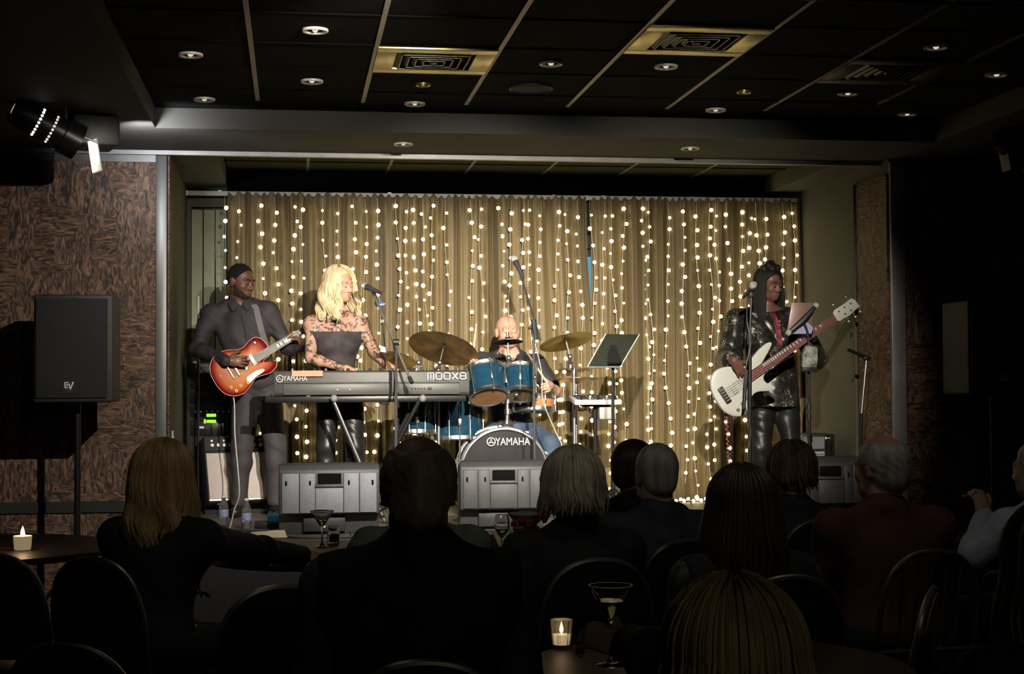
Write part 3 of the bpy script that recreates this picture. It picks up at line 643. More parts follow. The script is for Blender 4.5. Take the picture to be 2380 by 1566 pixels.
# ------------------------------------------------------------------ music stand and tablet stand
Y1 = 10.35; base = P(1424, 1000, Y1)
t = thing('music_stand', 'black music stand with tilted desk right of the drum kit', 'music stand', (base.x, Y1, STAGE_Z)); tripod(t, base.x, Y1, .24, .22)
hub = P(1424, 830, Y1); MB().cyl((base.x, Y1, STAGE_Z+.1), hub, .0115, .009, 10).build('pole', BLACK_METAL, t); MB().cyl((base.x, Y1, .72), (base.x, Y1, 1.0), .015, n=12).build('lower_tube', BLACK_METAL, t)
dk = [P(1408, 776, 10.62), P(1486, 777, 10.62), P(1441, 853, 10.30), P(1365, 853, 10.30)]; nrm = (dk[1]-dk[0]).cross(dk[3]-dk[0]).normalized()
MB().add([p for p in dk]+[p+nrm*.006 for p in dk], [(0, 1, 2, 3), (7, 6, 5, 4), (0, 4, 5, 1), (1, 5, 6, 2), (2, 6, 7, 3), (3, 7, 4, 0)]).build('desk', mat('desk_green_black', (.05, .055, .042), .4, metal=.4, var=.1), t)
MB().cyl(dk[3], dk[2], .006).build('lip', STEEL, t); MB().cyl(dk[1], dk[2], .004).build('edge', WHITE_PAINT, t); MB().cyl(dk[0], dk[3], .004).build('edge', WHITE_PAINT, t)
MB().prism([(-.05, -.09), (.05, -.09), (.018, .05), (-.018, .05)], M4(hub+V(0, -.02, .03), (1, 0, 0), (0, .5, .86), (0, -.86, .5)), 0, .02).build('bracket', BLACK_METAL, t)
Y1 = 10.3; base = P(1880, 1000, Y1)
t = thing('tablet_stand', 'slim black stand holding a tablet in front of the bassist', 'stand', (base.x, Y1, STAGE_Z)); tripod(t, base.x, Y1, .26, .2)
MB().cyl((base.x, Y1, STAGE_Z+.1), P(1880, 850, Y1), .011, .009, 10).build('pole', BLACK_METAL, t)
MB().cyl(P(1880, 815, Y1), P(1880, 845, Y1), .012, n=10).build('collar', CHROME, t)
MB().tube(smoothpath([P(1880, 850, Y1), P(1880, 800, Y1), P(1876, 770, Y1), P(1867, 748, Y1)], 4), .008, 8).build('gooseneck', BLACK_METAL, t)
for k, yy in enumerate((820, 938, 960)): MB().cyl(P(1880, yy, Y1), P(1880, yy+14, Y1), .016, n=10).build('clutch', GREYPOLE if k == 0 else BLACK_PLASTIC, t)
a, b_ = P(1897, 710, Y1), P(1833, 773, Y1); MB().tube([a, P(1866, 745, Y1-.015), b_], [.014, .024, .014], 8).build('clamp_arm', BLACK_PLASTIC, t)
for p in (a, b_): MB().sphere(p, .022, 10, 8).build('clamp_corner', mat('clamp_grey', (.4, .42, .4), .5, var=.08), t)
t2 = thing('tablet', 'tablet in rose metal case on the stand before the bassist', 'tablet', P(1862, 775, Y1+.03)); q = [P(1841, 703, Y1+.02), P(1896, 703, Y1+.02), P(1883, 776, Y1+.02), P(1830, 776, Y1+.02)]; n_ = V(0, 1, 0)*.012
MB().add([p for p in q]+[p+n_ for p in q], [(0, 1, 2, 3), (7, 6, 5, 4), (0, 4, 5, 1), (1, 5, 6, 2), (2, 6, 7, 3), (3, 7, 4, 0)]).build('case', mat('rose_metal', (.33, .22, .20), .35, metal=.5, var=.08), t2, .003)
MB().add([p+n_*1.05 for p in q]+[p+n_*1.15 for p in q], [(0, 1, 2, 3), (7, 6, 5, 4), (0, 4, 5, 1), (1, 5, 6, 2), (2, 6, 7, 3), (3, 7, 4, 0)]).build('screen', mat('screen_glow', (.3, .3, .5), .3, emit=(.5, .5, 1), estr=.25), t2)
q2 = [P(1872, 745, Y1+.012), P(1890, 760, Y1+.012), P(1886, 775, Y1+.012), P(1845, 776, Y1+.012)]
MB().add([p for p in q2]+[p+V(0, .004, 0) for p in q2], [(0, 1, 2, 3), (7, 6, 5, 4), (0, 4, 5, 1), (1, 5, 6, 2), (2, 6, 7, 3), (3, 7, 4, 0)]).build('lilac_sticker', mat('lilac', (.32, .32, .55), .5, var=.08), t2)
# cup holder pouch on the tablet stand
t = thing('accessory_pouch', 'pale patterned pouch hanging on the tablet stand by the bassist', 'pouch', P(1880, 855, Y1-.03)); q = P(1881, 830, Y1-.04)
MB().prism(smooth2([(-.05, -.075), (.04, -.08), (.055, .06), (.02, .075), (-.035, .07)], 4), M4(q, (1, 0, 0), (0, 0, 1), (0, -1, 0)), -.02, .02).build('bag', mat('pouch_pale', (.40, .43, .38), .7, col2=(.05, .05, .05), scale=22, var=.2), t, .006)
MB().box(q-V(0, 0, .085), (.11, .05, .035)).build('base', BLACK_PLASTIC, t, .008)

# ------------------------------------------------------------------ keyboard
KY = 10.42
kb0, kb1 = P(637, 890, KY), P(1091, 890, KY); kc = (kb0+kb1)/2; L_ = (kb1-kb0).length
KB = mat('keyboard_body', (.042, .044, .041), .45, var=.06, scale=40, bump=.06, bscale=400); KB2 = mat('keyboard_panel', (.062, .064, .06), .45, var=.06, scale=40)
z0, z1 = P(860, 919, KY).z, P(860, 861, KY).z
t = thing('stage_keyboard', 'long dark grey stage keyboard seen from the back', 'keyboard', (kc.x, KY+0.000, z0)); kx0, kx1 = kb0.x, kb1.x
prof = [(KY+0.000, z0), (KY-0.010, z0+.02), (KY+0.000, z1-.01), (KY+0.010, z1), (KY+0.100, z1), (KY+0.160, z1-.05), (KY+0.330, z1-.07), (KY+0.340, z0+.02), (KY+0.330, z0)]
n = len(prof); mb = MB(); mb.add([(x, a, b) for x in (kx0, kx1) for a, b in prof], [tuple(range(n)), tuple(range(2*n-1, n-1, -1))]+[(i, n+i, n+(i+1) % n, (i+1) % n) for i in range(n)]); mb.build('body', KB, t, .004)
def Kx(px): return P(px, 890, KY-0.010).x
def Kz(py): return P(860, py, KY-0.010).z
MB().span((Kx(658), KY-0.020, Kz(917)), (Kx(905), KY+0.000, Kz(892))).build('back_panel', KB2, t, .003)
MB().span((Kx(926), KY-0.020, Kz(917)), (Kx(1068), KY+0.000, Kz(892))).build('back_panel', KB2, t, .003)
MB().span((Kx(645), KY-0.016, Kz(889.5)), (Kx(906), KY+0.000, Kz(887))).build('groove', BLACK_PLASTIC, t); MB().span((Kx(924), KY-0.016, Kz(889.5)), (Kx(1068), KY+0.000, Kz(887))).build('groove', BLACK_PLASTIC, t)
MB().span((Kx(906), KY-0.025, Kz(918)), (Kx(912), KY+0.000, Kz(866))).build('seam', BLACK_PLASTIC, t)
MB().span((Kx(678), KY-0.023, Kz(874)), (Kx(750), KY+0.000, Kz(860.5))).build('tape_strip', mat('tan_tape', (.42, .27, .17), .6, var=.08), t)
for k, px in enumerate((784, 813)): MB().box((Kx(px), KY-0.022, Kz(906)), (.012, .01, .014)).build('socket', CHROME, t, .003)
for k in range(5): MB().box((Kx(958+k*7), KY-0.022, Kz(903)), (.01, .008, .01)).build('socket', BLACK_PLASTIC, t, .003)
MB().box((Kx(998), KY-0.022, Kz(903)), (.024, .008, .02)).build('socket', BLACK_PLASTIC, t, .003)
keys = MB()
KEYW = mat('key_white', (.7, .68, .64), .35, var=.03, scale=40)
for k in range(52):
    x = kx0+.1+k*(L_-.15)/52; MB().span((x, KY+0.165, z1-.058), (x+(L_-.15)/52-.002, KY+0.310, z1-.042)).build('key', KEYW, t, smooth=0) if k < 52 else 0
    if k % 7 not in (2, 6) and k < 51: MB().span((x+.016, KY+0.165, z1-.042), (x+.028, KY+0.255, z1-.03)).build('black_key', BLACK_PLASTIC, t, smooth=0)
for k in range(16): MB().cyl((kx0+.12+k*.075, KY+0.060, z1), (kx0+.12+k*.075, KY+0.060, z1+.016), .011, n=10).build('knob', BLACK_PLASTIC if k % 3 else STEEL, t)
# YAMAHA mark: ring with three crossed forks and the name
def fork_mark(c, r, m, parent, yy):
    mb = MB().lathe([(r, -.001), (r, .001), (r*.8, .001), (r*.8, -.001)], (c[0], yy, c[1]), (0, -1, 0), 28, True)
    for k in range(3):
        a = math.pi/2+k*2*math.pi/3
        for s in (-.11, 0, .11):
            d = V(math.cos(a), 0, math.sin(a)); e = V(-math.sin(a), 0, math.cos(a))
            mb.cyl(V(c[0], yy, c[1])+e*s*r*1.1+d*r*.12, V(c[0], yy, c[1])+e*s*r*1.1+d*r*.62, r*.045, n=6)
    mb.build('fork_mark', m, parent)
LG = mat('logo_grey_silver', (.62, .62, .58), .4, var=.03, scale=60)
fork_mark((Kx(650), Kz(879)), .024, LG, t, KY-0.017)
text_mesh('YAMAHA', .05, M4((Kx(686), KY-0.016, Kz(879)), (.78, 0, 0), (0, 0, 1), (0, -1, 0)), .001).build('lettering', LG, t)
# MODX8 in squared strokes
mb = MB(); sx = Kx(993); hz = Kz(866)-Kz(883); zb_ = Kz(883); w = .0065; yy = KY-0.018
def bar(x0, x1, a, b): mb.span((x0, yy-.001, zb_+a*hz), (x1, yy+.001, zb_+b*hz))
U = (Kx(1087)-Kx(993))/5.0; g_ = w/hz
def ring(x): bar(x, x+w, 0, 1); bar(x+U*.82-w, x+U*.82, 0, 1); bar(x, x+U*.82, 1-g_, 1); bar(x, x+U*.82, 0, g_)
x = sx; bar(x, x+w, 0, 1); bar(x+U*.41-w/2, x+U*.41+w/2, 0, 1); bar(x+U*.82-w, x+U*.82, 0, 1); bar(x, x+U*.82, 1-g_, 1)
ring(sx+U); x = sx+2*U; bar(x, x+U*.75, 1-g_, 1); bar(x, x+w, 0, 1); bar(x, x+U*.75, 0, g_); bar(x+U*.82-w, x+U*.82, .12, .88)
x = sx+3*U
for s in (1, -1): mb.box((x+U*.42, yy, zb_+hz/2), (w*1.1, .002, hz*1.18), roty(s*.72))
ring(sx+4*U); bar(sx+4*U, sx+4*U+U*.82, .5-g_/2, .5+g_/2)
mb.build('lettering', LOGO_W, t)
# stand
t = thing('keyboard_stand', 'black folding keyboard stand under the stage keyboard', 'keyboard stand', (kc.x, KY+.1, STAGE_Z))
for yy in (KY+.03, KY+.28): MB().span((kx0-.06, yy-.02, z0-.045), (kx1-.02, yy+.02, z0-.003)).build('rail', BLACK_METAL, t, .004)
for (pa, pb) in ((772, 836), (978, 900)):
    A_, B_ = P(pa, 924, KY-.03), P(pb, 1075, KY-.03); d = B_-A_; e = A_+d*((STAGE_Z+.01-A_.z)/d.z); MB().cyl(A_, e, .014, n=10).build('leg', STEEL if pa == 772 else BLACK_METAL, t); MB().cyl(A_+V(0, .3, 0), e+V(0, .3, 0), .014, n=10).build('leg', BLACK_METAL, t)
    MB().sphere(A_+V(.012, -.01, -.005), .026, 12, 8).build('clamp_knob', mat('knob_grey', (.2, .2, .2), .5, var=.15, scale=60), t); MB().sphere(e, .018, 8, 6).build('foot', BLACK_PLASTIC, t)
# ------------------------------------------------------------------ drum kit
BLUE = mat('blue_lacquer', (.010, .046, .082), .18, var=.18, scale=14, coat=.8, stretch=(1, 1, 6))
WOODHEAD = mat('amber_head', (.42, .22, .10), .4, var=.12, scale=12)
DHEAD = mat('drum_head_black', (.012, .011, .012), .3, var=.3, scale=9)
COATED = mat('drum_head_white', (.55, .54, .5), .6, var=.05, scale=20)
ORANGEW = mat('maple_shell', (.45, .2, .08), .25, var=.25, scale=10, coat=.5, stretch=(1, 1, 5))
BRONZE = mat('cymbal_bronze', (.46, .33, .14), .32, metal=.95, var=.35, scale=7, bump=.1, bscale=30)
BRONZE_D = mat('cymbal_aged', (.27, .17, .075), .42, metal=.85, var=.5, scale=9, bump=.15, bscale=25)
BRONZE_G = mat('cymbal_olive', (.40, .34, .12), .3, metal=.95, var=.3, scale=8, bump=.1, bscale=25)
def drum(name, label, c, axis, r, h, shell, nl, top=COATED, bottom=WOODHEAD, legs=False, badge=None):
    c = Vector(c); A = Vector(axis).normalized(); M = frame_from(A); X, Z = M.col[0], M.col[2]
    t = thing(name, label, 'drum', c-A*h/2)
    MB().lathe([(r, -h/2), (r, h/2)], c, A, 40).build('shell', shell, t)
    for s, hm in ((1, top), (-1, bottom)):
        MB().lathe([(r*.985, s*(h/2+.004)), (r*.6, s*(h/2+.004)), (.001, s*(h/2+.003))], c, A, 40).build('head', hm, t)
        MB().lathe([(r+.002, s*(h/2-.02)), (r+.008, s*(h/2-.02)), (r+.008, s*(h/2+.004)), (r+.011, s*(h/2+.009)), (r+.004, s*(h/2+.013)), (r-.004, s*(h/2+.009)), (r-.003, s*(h/2-.005))], c, A, 40, True).build('hoop', CHROME, t)
    for k in range(nl):
        a = 2*math.pi*(k+.5)/nl; e = X*math.cos(a)+Z*math.sin(a)
        lo = MB(); Rm = Matrix((e.cross(A), e, A)).transposed()
        lo.box(c+e*(r+.008), (.018, .018, min(h*.45, .075)), Rm); lug = lo.build('lug', CHROME, t, .005)
        for s in (1, -1):
            MB().cyl(c+e*(r+.013)+A*s*h*.1, c+e*(r+.013)+A*s*(h/2+.012), .0042, n=6).build('tension_rod', CHROME, lug)
            MB().sphere(c+e*(r+.013)+A*s*(h/2+.010), .011, 8, 6).build('claw', CHROME, lug)
    if badge is not None:
        e = X*math.cos(badge)+Z*math.sin(badge); Rm = Matrix((e.cross(A), e, A)).transposed(); MB().box(c+e*(r+.003)+A*h*.1, (.03, .005, .036), Rm).build('badge', mat('badge_gold', (.7, .55, .2), .3, metal=.8, var=.1), t, .002)
    if legs:
        for k in range(3):
            a = 2*math.pi*k/3+math.pi*1.17; e = X*math.cos(a)+Z*math.sin(a); p = c+e*(r+.02)
            MB().tube([p+V(0, 0, .08), V(p.x, p.y, STAGE_Z+.08), V(p.x, p.y, STAGE_Z)+V(e.x, e.y, 0)*.03], .006, 8).build('leg', CHROME, t); MB().box(p-V(0, 0, .05), (.03, .03, .05)).build('leg_bracket', CHROME, t, .006)
    return t
# bass drum, front head to the audience
kc_ = P(1172, 1090, 10.62); kr = .31; kc_.z = STAGE_Z+kr+.012
t = thing('bass_drum', 'large bass drum with black front head and white lettering', 'drum', (kc_.x, 10.62, STAGE_Z)); ax = V(-.03, -1, 0).normalized()
MB().lathe([(kr-.02, -.4), (kr-.02, 0)], kc_, ax, 48).build('shell', BLUE, t)
MB().lathe([(kr-.022, .012), (kr*.5, .013), (.001, .013)], kc_, ax, 48).build('front_head', DHEAD, t)
MB().lathe([(kr-.022, -.41), (.001, -.412)], kc_, ax, 48).build('batter_head', COATED, t)
for s in (0, -.4):
    MB().lathe([(kr-.022, s-.02), (kr, s-.02), (kr, s+.022), (kr-.022, s+.022)], kc_, ax, 56, True).build('hoop', mat('hoop_black', (.03, .03, .033), .2, var=.1, coat=.6), t)
    MB().lathe([(kr+.0005, s-.012), (kr+.002, s-.012), (kr+.002, s+.014), (kr+.0005, s+.014)], kc_, ax, 56, True).build('hoop_inlay', CHROME, t)
    MB().lathe([(kr-.024, s+.012), (kr-.012, s+.026), (kr-.004, s+.024)], kc_, ax, 56).build('hoop_edge', mat('hoop_rim', (.7, .7, .7), .25, metal=.8, var=.05), t)
M = frame_from(ax)
for k in range(10):
    a = 2*math.pi*(k+.35)/10; e = M.col[0]*math.cos(a)+M.col[2]*math.sin(a); Rm = Matrix((e.cross(ax), e, ax)).transposed()
    cl = MB().box(kc_+e*(kr+.006)+ax*.0, (.034, .016, .058), Rm).build('claw', CHROME, t, .006); MB().cyl(kc_+e*(kr+.014)-ax*.3, kc_+e*(kr+.014)+ax*.03, .005, n=8).build('tension_rod', CHROME, cl)
for s in (-1, 1): MB().cyl(kc_+V(s*.22, .1, -.18), (kc_.x+s*.36, 10.50, STAGE_Z+.006), .009, n=8).build('spur', CHROME, t)
yy = kc_.y-.03; zt = P(1178, 1026, 10.6).z
fork_mark((P(1141, 1026, 10.6).x, zt), .031, LOGO_W, t, yy)
text_mesh('YAMAHA', .074, M4((P(1191, 1026, 10.6).x, yy, zt-.002), (.80, 0, 0), (0, 0, 1), (0, -1, 0)), .001).build('lettering', LOGO_W, t)
# toms, floor toms, snare
drum('tom_drum', 'blue rack tom on the left, above the bass drum', P(1131, 890, 10.72), (-.08, .47, .88), .132, .215, BLUE, 6)
drum('tom_drum', 'blue rack tom on the right, above the bass drum', P(1209, 888, 10.74), (.06, .42, .9), .115, .195, BLUE, 6, bottom=mat('amber_head_dim', (.28, .2, .1), .4, var=.12, scale=12))
drum('floor_tom', 'large blue floor tom with gold badge left of the bass drum', P(1062, 966, 11.15), (0, .05, 1), .185, .33, BLUE, 8, legs=True, badge=math.pi*1.37+.55)
drum('floor_tom', 'smaller blue floor tom crowded with chrome, leftmost drum', P(966, 960, 11.0), (0, .04, 1), .135, .27, BLUE, 8, legs=True)
drum('snare_drum', 'orange maple snare drum right of the rack toms', P(1240, 937, 11.05), (0, .08, 1), .15, .10, ORANGEW, 8, bottom=COATED)
# tom holder
t = thing('tom_holder', 'chrome post and arms rising from the bass drum to the toms', 'drum hardware', (P(1178, 985, 10.80).x, 10.80, kc_.z+kr))
p0 = V(P(1178, 985, 10.8).x, 10.80, kc_.z+kr-.03); p1 = P(1181, 845, 10.80)
MB().cyl(p0, p1, .015, n=14).build('post', CHROME, t); MB().lathe([(.05, 0), (.045, .012), (.02, .03), (.016, .05)], p0+V(0, 0, .022), n=16).build('base_plate', CHROME, t)
for s, pxs in ((-1, 1160), (1, 1200)):
    for k, pyy in enumerate((862, 890, 915)):
        a = P(1181+s*4, pyy, 10.79); b_ = P(pxs, pyy-4+k*3, 10.70); MB().cyl(a, b_, .0095, n=10).build('arm', CHROME, t); MB().sphere(b_, .018, 10, 8).build('ball_clamp', CHROME, t)
for pyy in (856, 872, 893, 925, 950): MB().cyl(P(1180, pyy, 10.79), P(1180, pyy+12, 10.79), .024, n=14).build('collar', CHROME, t)
for px in (1168, 1193): MB().cyl(P(px, 925, 10.75), P(px, 868, 10.75), .009, n=10).build('height_rod', CHROME, t)
for (px, py) in ((1166, 870), (1195, 862), (1190, 885), (1170, 905), (1196, 915)): MB().sphere(P(px, py, 10.72), .013, 8, 6, sc=(1.6, .7, .7)).build('wing_nut', CHROME, t)
# cymbals
def cymbal(name, label, c, axis, r, m, pole=None, twin=False, cat='cymbal'):
    c = Vector(c); A = Vector(axis).normalized(); t = thing(name, label, cat, c)
    for k in range(2 if twin else 1):
        o = c-A*.03*k; s = 1 if k == 0 else -1
        pr = [(.004, .022*s), (r*.1, .021*s), (r*.18, .014*s), (r*.22, .008*s), (r*.6, -.002*s), (r, -.014*s), (r, -.0155*s), (r*.6, -.0035*s), (r*.22, .006*s), (.004, .019*s)]
        d = MB().lathe(pr, o, A, 48).build('disc', m, t)
    MB().lathe([(.001, .06), (.009, .058), (.012, .045), (.008, .03), (.016, .026), (.016, .02)], c, A, 12).build('wing_nut', CHROME, t)
    MB().lathe([(.018, -.002), (.018, -.014), (.009, -.016)], c, A, 12).build('felt', BLACK_PLASTIC, t)
    if pole:
        tl = A
        MB().cyl(c-A*.13, c-A*.002, .0065, n=10).build('tilter_rod', CHROME, t); j = c-A*.13
        MB().sphere(j, .02, 10, 8).build('tilter', CHROME, t)
        pts = [j]+[Vector(p) for p in pole]
        for a, b_ in zip(pts[:-1], pts[1:]): MB().cyl(a, b_, .0125, n=12).build('stand_tube', CHROME, t)
        for p in pts[1:-1]: MB().cyl(p-V(0, 0, .022), p+V(0, 0, .022), .02, n=12).build('memory_lock', CHROME, t)
        e = pts[-1]
        for k in range(3):
            a = .5+2*math.pi*k/3; MB().cyl((e.x, e.y, STAGE_Z+.24), (e.x+.22*math.cos(a), e.y+.22*math.sin(a), STAGE_Z+.008), .007, n=8).build('leg', CHROME, t)
    return t
def down(px, py, Y, zb=.62):
    q = P(px, py, Y); return [q, V(q.x, q.y, zb)]
cymbal('ride_cymbal', 'large dark bronze ride cymbal left of the drummer', P(1031, 806, 10.95), (.26, .40, .88), .252, BRONZE_D, down(1019, 858, 10.98))
cymbal('splash_cymbal', 'small splash cymbal in front of the drummer face', P(1180, 790, 10.72), (-.02, .16, .98), .108, BRONZE_D, [p1+V(0, -.01, -.06)])
cymbal('crash_cymbal', 'thin olive gold crash cymbal right of the drummer', P(1315, 790, 10.9), (-.17, .30, .93), .197, BRONZE_G, [P(1326, 848, 10.92)]+down(1334, 862, 10.95))
cymbal('hi_hat', 'closed pair of hi-hat cymbals seen edge on, right of the snare', P(1338, 876, 11.1), (0, .06, 1), .17, BRONZE, down(1338, 905, 11.1), True)
cymbal('crash_cymbal', 'small tilted cymbal behind the keyboard, beside the singer arm', P(921, 832, 11.2), (.2, .35, .9), .15, BRONZE, down(925, 880, 11.22))
# wing nut tower left of the ride: second chrome stand
t = thing('cymbal_stand', 'short chrome stand top behind the keyboard, left of the ride', 'drum hardware', (P(973, 830, 11.1).x, 11.1, STAGE_Z)); q = P(973, 843, 11.1)
MB().cyl((q.x, q.y, STAGE_Z), q, .011, n=10).build('tube', CHROME, t); MB().sphere(q, .022, 10, 8).build('tilter', CHROME, t); MB().sphere(q+V(.02, 0, -.03), .015, 8, 6).build('wing_nut', CHROME, t)
for k in range(3): MB().cyl((q.x, q.y, STAGE_Z+.2), (q.x+.2*math.cos(k*2.1), q.y+.2*math.sin(k*2.1), STAGE_Z+.008), .007, n=8).build('leg', CHROME, t)
# electronic percussion pad on a stand
q = P(1383, 930, 10.75); t = thing('sample_pad', 'silver electronic percussion pad on a stand right of the kit', 'electronic drum', q)
MB().box(q, (.34, .24, .035), rotx(.12)).build('case', mat('pad_silver', (.5, .5, .5), .4, var=.05), t, .006)
for k in range(3):
    for j in range(2): MB().box(q+V(-.10+k*.1, -.05+j*.1, .022+.012*(j*2-1)*.5), (.085, .08, .008), rotx(.12)).build('pad', BLACK_PLASTIC, t, .003)
for k in range(5): MB().cyl(q+V(-.12+k*.06, -.115, .012), q+V(-.12+k*.06, -.13, .03), .008, n=8).build('knob', WHITE_PAINT if k % 2 else BLACK_PLASTIC, t)
s = thing('pad_stand', 'black stand carrying the silver percussion pad', 'stand', (q.x, q.y, STAGE_Z)); MB().cyl((q.x, q.y, STAGE_Z+.1), q-V(0, 0, .04), .014, n=10).build('pole', BLACK_METAL, s); tripod(s, q.x, q.y, .22, .3)
MB().box(q-V(0, 0, .035), (.2, .1, .02)).build('bracket', BLACK_METAL, s); MB().box(q-V(-.08, .02, .09), (.12, .08, .09)).build('power_box', mat('box_pale', (.35, .36, .35), .5, var=.1), s, .008)
t = thing('drum_throne', 'round black drum stool under the drummer', 'stool', (P(1185, 900, 11.35).x, 11.35, STAGE_Z)); q = t.location
MB().lathe([(.001, .50), (.14, .50), (.165, .485), (.165, .44), (.15, .43), (.001, .43)], q, n=28).build('seat', BLACK_PLASTIC, t); MB().cyl(q+V(0, 0, .15), q+V(0, 0, .43), .015).build('post', CHROME, t)
for k in range(3): MB().cyl(q+V(0, 0, .3), q+V(.25*math.cos(k*2.1+.5), .25*math.sin(k*2.1+.5), .01), .009).build('leg', CHROME, t)
# ------------------------------------------------------------------ figures: smooth blended volumes turned into one continuous skin
def npv(v): return np.array(tuple(v), dtype=np.float32)
def cone(tag_, a, b, ra, rb=None, k=.025): return dict(t=tag_, kind='c', a=npv(a), b=npv(b), ra=ra, rb=ra if rb is None else rb, k=k)
def ell(tag_, c, r, R=None, k=.025):
    return dict(t=tag_, kind='e', c=npv(c), r=np.array(r, dtype=np.float32), R=np.eye(3, dtype=np.float32) if R is None else np.array(R, dtype=np.float32), k=k)
def sub(p): p = dict(p); p['sub'] = True; return p
def cols(x, y, z): return np.array([[x[0], y[0], z[0]], [x[1], y[1], z[1]], [x[2], y[2], z[2]]], dtype=np.float32)
def pbox(p, inf):
    if p['kind'] == 'c':
        r = max(p['ra'], p['rb'])+inf; return np.minimum(p['a'], p['b'])-r, np.maximum(p['a'], p['b'])+r
    e = np.sqrt(((p['R']*p['r'])**2).sum(1))+inf; return p['c']-e, p['c']+e
def pdist(p, X, Y, Z, inf):
    if p['kind'] == 'c':
        a, b = p['a'], p['b']; d = b-a; L = max(float(d @ d), 1e-9)
        px, py, pz = X-a[0], Y-a[1], Z-a[2]; t = np.clip((px*d[0]+py*d[1]+pz*d[2])/L, 0, 1)
        return np.sqrt((px-t*d[0])**2+(py-t*d[1])**2+(pz-t*d[2])**2)-(p['ra']+(p['rb']-p['ra'])*t)-inf
    c, R, r = p['c'], p['R'], p['r']+inf
    px, py, pz = X-c[0], Y-c[1], Z-c[2]
    q = [(px*R[0, i]+py*R[1, i]+pz*R[2, i]) for i in range(3)]
    k0 = np.sqrt(sum((q[i]/r[i])**2 for i in range(3))); k1 = np.sqrt(sum((q[i]/r[i]**2)**2 for i in range(3)))+1e-9
    return k0*(k0-1)/k1
def volume(name, prims, h, material, parent, inflate=0., cuts=(), wrinkle=None):
    """union of the prims (smooth), minus the subs, cut by half spaces (point, outward normal) -> one mesh"""
    kmax = .08
    lo = np.min([pbox(p, inflate)[0] for p in prims if not p.get('sub')], 0)-4*h; hi = np.max([pbox(p, inflate)[1] for p in prims if not p.get('sub')], 0)+4*h
    n = np.ceil((hi-lo)/h).astype(int)+1
    ax = [(lo[i]+h*np.arange(n[i])).astype(np.float32) for i in range(3)]
    Fd = np.full(n, .5, dtype=np.float32)
    for p in prims:
        k = p['k']; a, b = pbox(p, inflate+k+2*h)
        i0 = np.clip(np.floor((a-lo)/h).astype(int), 0, n); i1 = np.clip(np.ceil((b-lo)/h).astype(int)+1, 0, n)
        if (i1 <= i0).any(): continue
        sl = tuple(slice(i0[i], i1[i]) for i in range(3))
        X = ax[0][sl[0]][:, None, None]; Y = ax[1][sl[1]][None, :, None]; Z = ax[2][sl[2]][None, None, :]
        d = pdist(p, X, Y, Z, 0 if p.get('sub') else inflate); A = Fd[sl]
        if p.get('sub'):
            d = -d; hh = np.clip(.5-.5*(A-d)/k, 0, 1); Fd[sl] = A*(1-hh)+d*hh+k*hh*(1-hh)   # smooth max
        else:
            hh = np.clip(.5+.5*(A-d)/k, 0, 1); Fd[sl] = A*(1-hh)+d*hh-k*hh*(1-hh)
    X = ax[0][:, None, None]; Y = ax[1][None, :, None]; Z = ax[2][None, None, :]
    if wrinkle:
        am, fr = wrinkle; rid = 1-1.6*np.abs(np.sin(.6*fr*(Z*1.25+X*.55)+2.3*np.sin(fr*.29*X+fr*.17*Z+.8)+1.3*np.sin(fr*.23*Y+fr*.4*Z)))
        Fd += am*(.75*rid*(.55+.45*np.sin(fr*.21*Z+fr*.33*X))+.5*np.sin(fr*(X*1.1+Z*.9)+2.1*np.sin(fr*.37*Z+fr*.2*Y)))*(np.abs(Fd) < .05)
    for (pt, nn) in cuts:
        nn = Vector(nn).normalized(); Fd = np.maximum(Fd, (X-pt[0])*nn[0]+(Y-pt[1])*nn[1]+(Z-pt[2])*nn[2])
    ins = Fd < 0; m = n-1
    cnt = np.zeros(m, dtype=np.int8)
    for dx in (0, 1):
        for dy in (0, 1):
            for dz in (0, 1): cnt += ins[dx:dx+m[0], dy:dy+m[1], dz:dz+m[2]]
    act = (cnt > 0) & (cnt < 8); idx = np.argwhere(act)
    if len(idx) == 0: return None
    vid = np.full(m, -1, dtype=np.int64); vid[act] = np.arange(len(idx))
    acc = np.zeros((len(idx), 3)); num = np.zeros(len(idx))
    C8 = [(a, b, c) for a in (0, 1) for b in (0, 1) for c in (0, 1)]
    val = {c: Fd[idx[:, 0]+c[0], idx[:, 1]+c[1], idx[:, 2]+c[2]] for c in C8}
    for c in C8:
        for d in range(3):
            if c[d]: continue
            e = list(c); e[d] = 1; e = tuple(e); va, vb = val[c], val[e]; s = (va < 0) != (vb < 0)
            t = np.where(s, va/(va-vb+1e-12), 0); pt = np.tile(np.array(c, float), (len(idx), 1)); pt[:, d] += t
            acc[s] += pt[s]; num[s] += 1
    verts = lo+h*(idx+acc/num[:, None])
    faces = []
    for d in range(3):
        e1, e2 = (d+1) % 3, (d+2) % 3
        A = np.take(ins, range(0, n[d]-1), d); B = np.take(ins, range(1, n[d]), d); ch = np.argwhere(A != B)
        ok = (ch[:, e1] > 0) & (ch[:, e2] > 0) & (ch[:, e1] < m[e1]) & (ch[:, e2] < m[e2]); ch = ch[ok]
        fl = A[ch[:, 0], ch[:, 1], ch[:, 2]]
        def at(o1, o2):
            q = ch.copy(); q[:, e1] -= o1; q[:, e2] -= o2; return vid[q[:, 0], q[:, 1], q[:, 2]]
        q = np.stack([at(1, 1), at(0, 1), at(0, 0), at(1, 0)], 1); q[~fl] = q[~fl][:, ::-1]; faces.append(q)
    faces = np.concatenate(faces)
    # one pass of smoothing takes the grid steps off
    e = np.concatenate([faces[:, [0, 1]], faces[:, [1, 2]], faces[:, [2, 3]], faces[:, [3, 0]]])
    acc = np.zeros_like(verts); num = np.zeros(len(verts)); np.add.at(acc, e[:, 0], verts[e[:, 1]]); np.add.at(num, e[:, 0], 1)
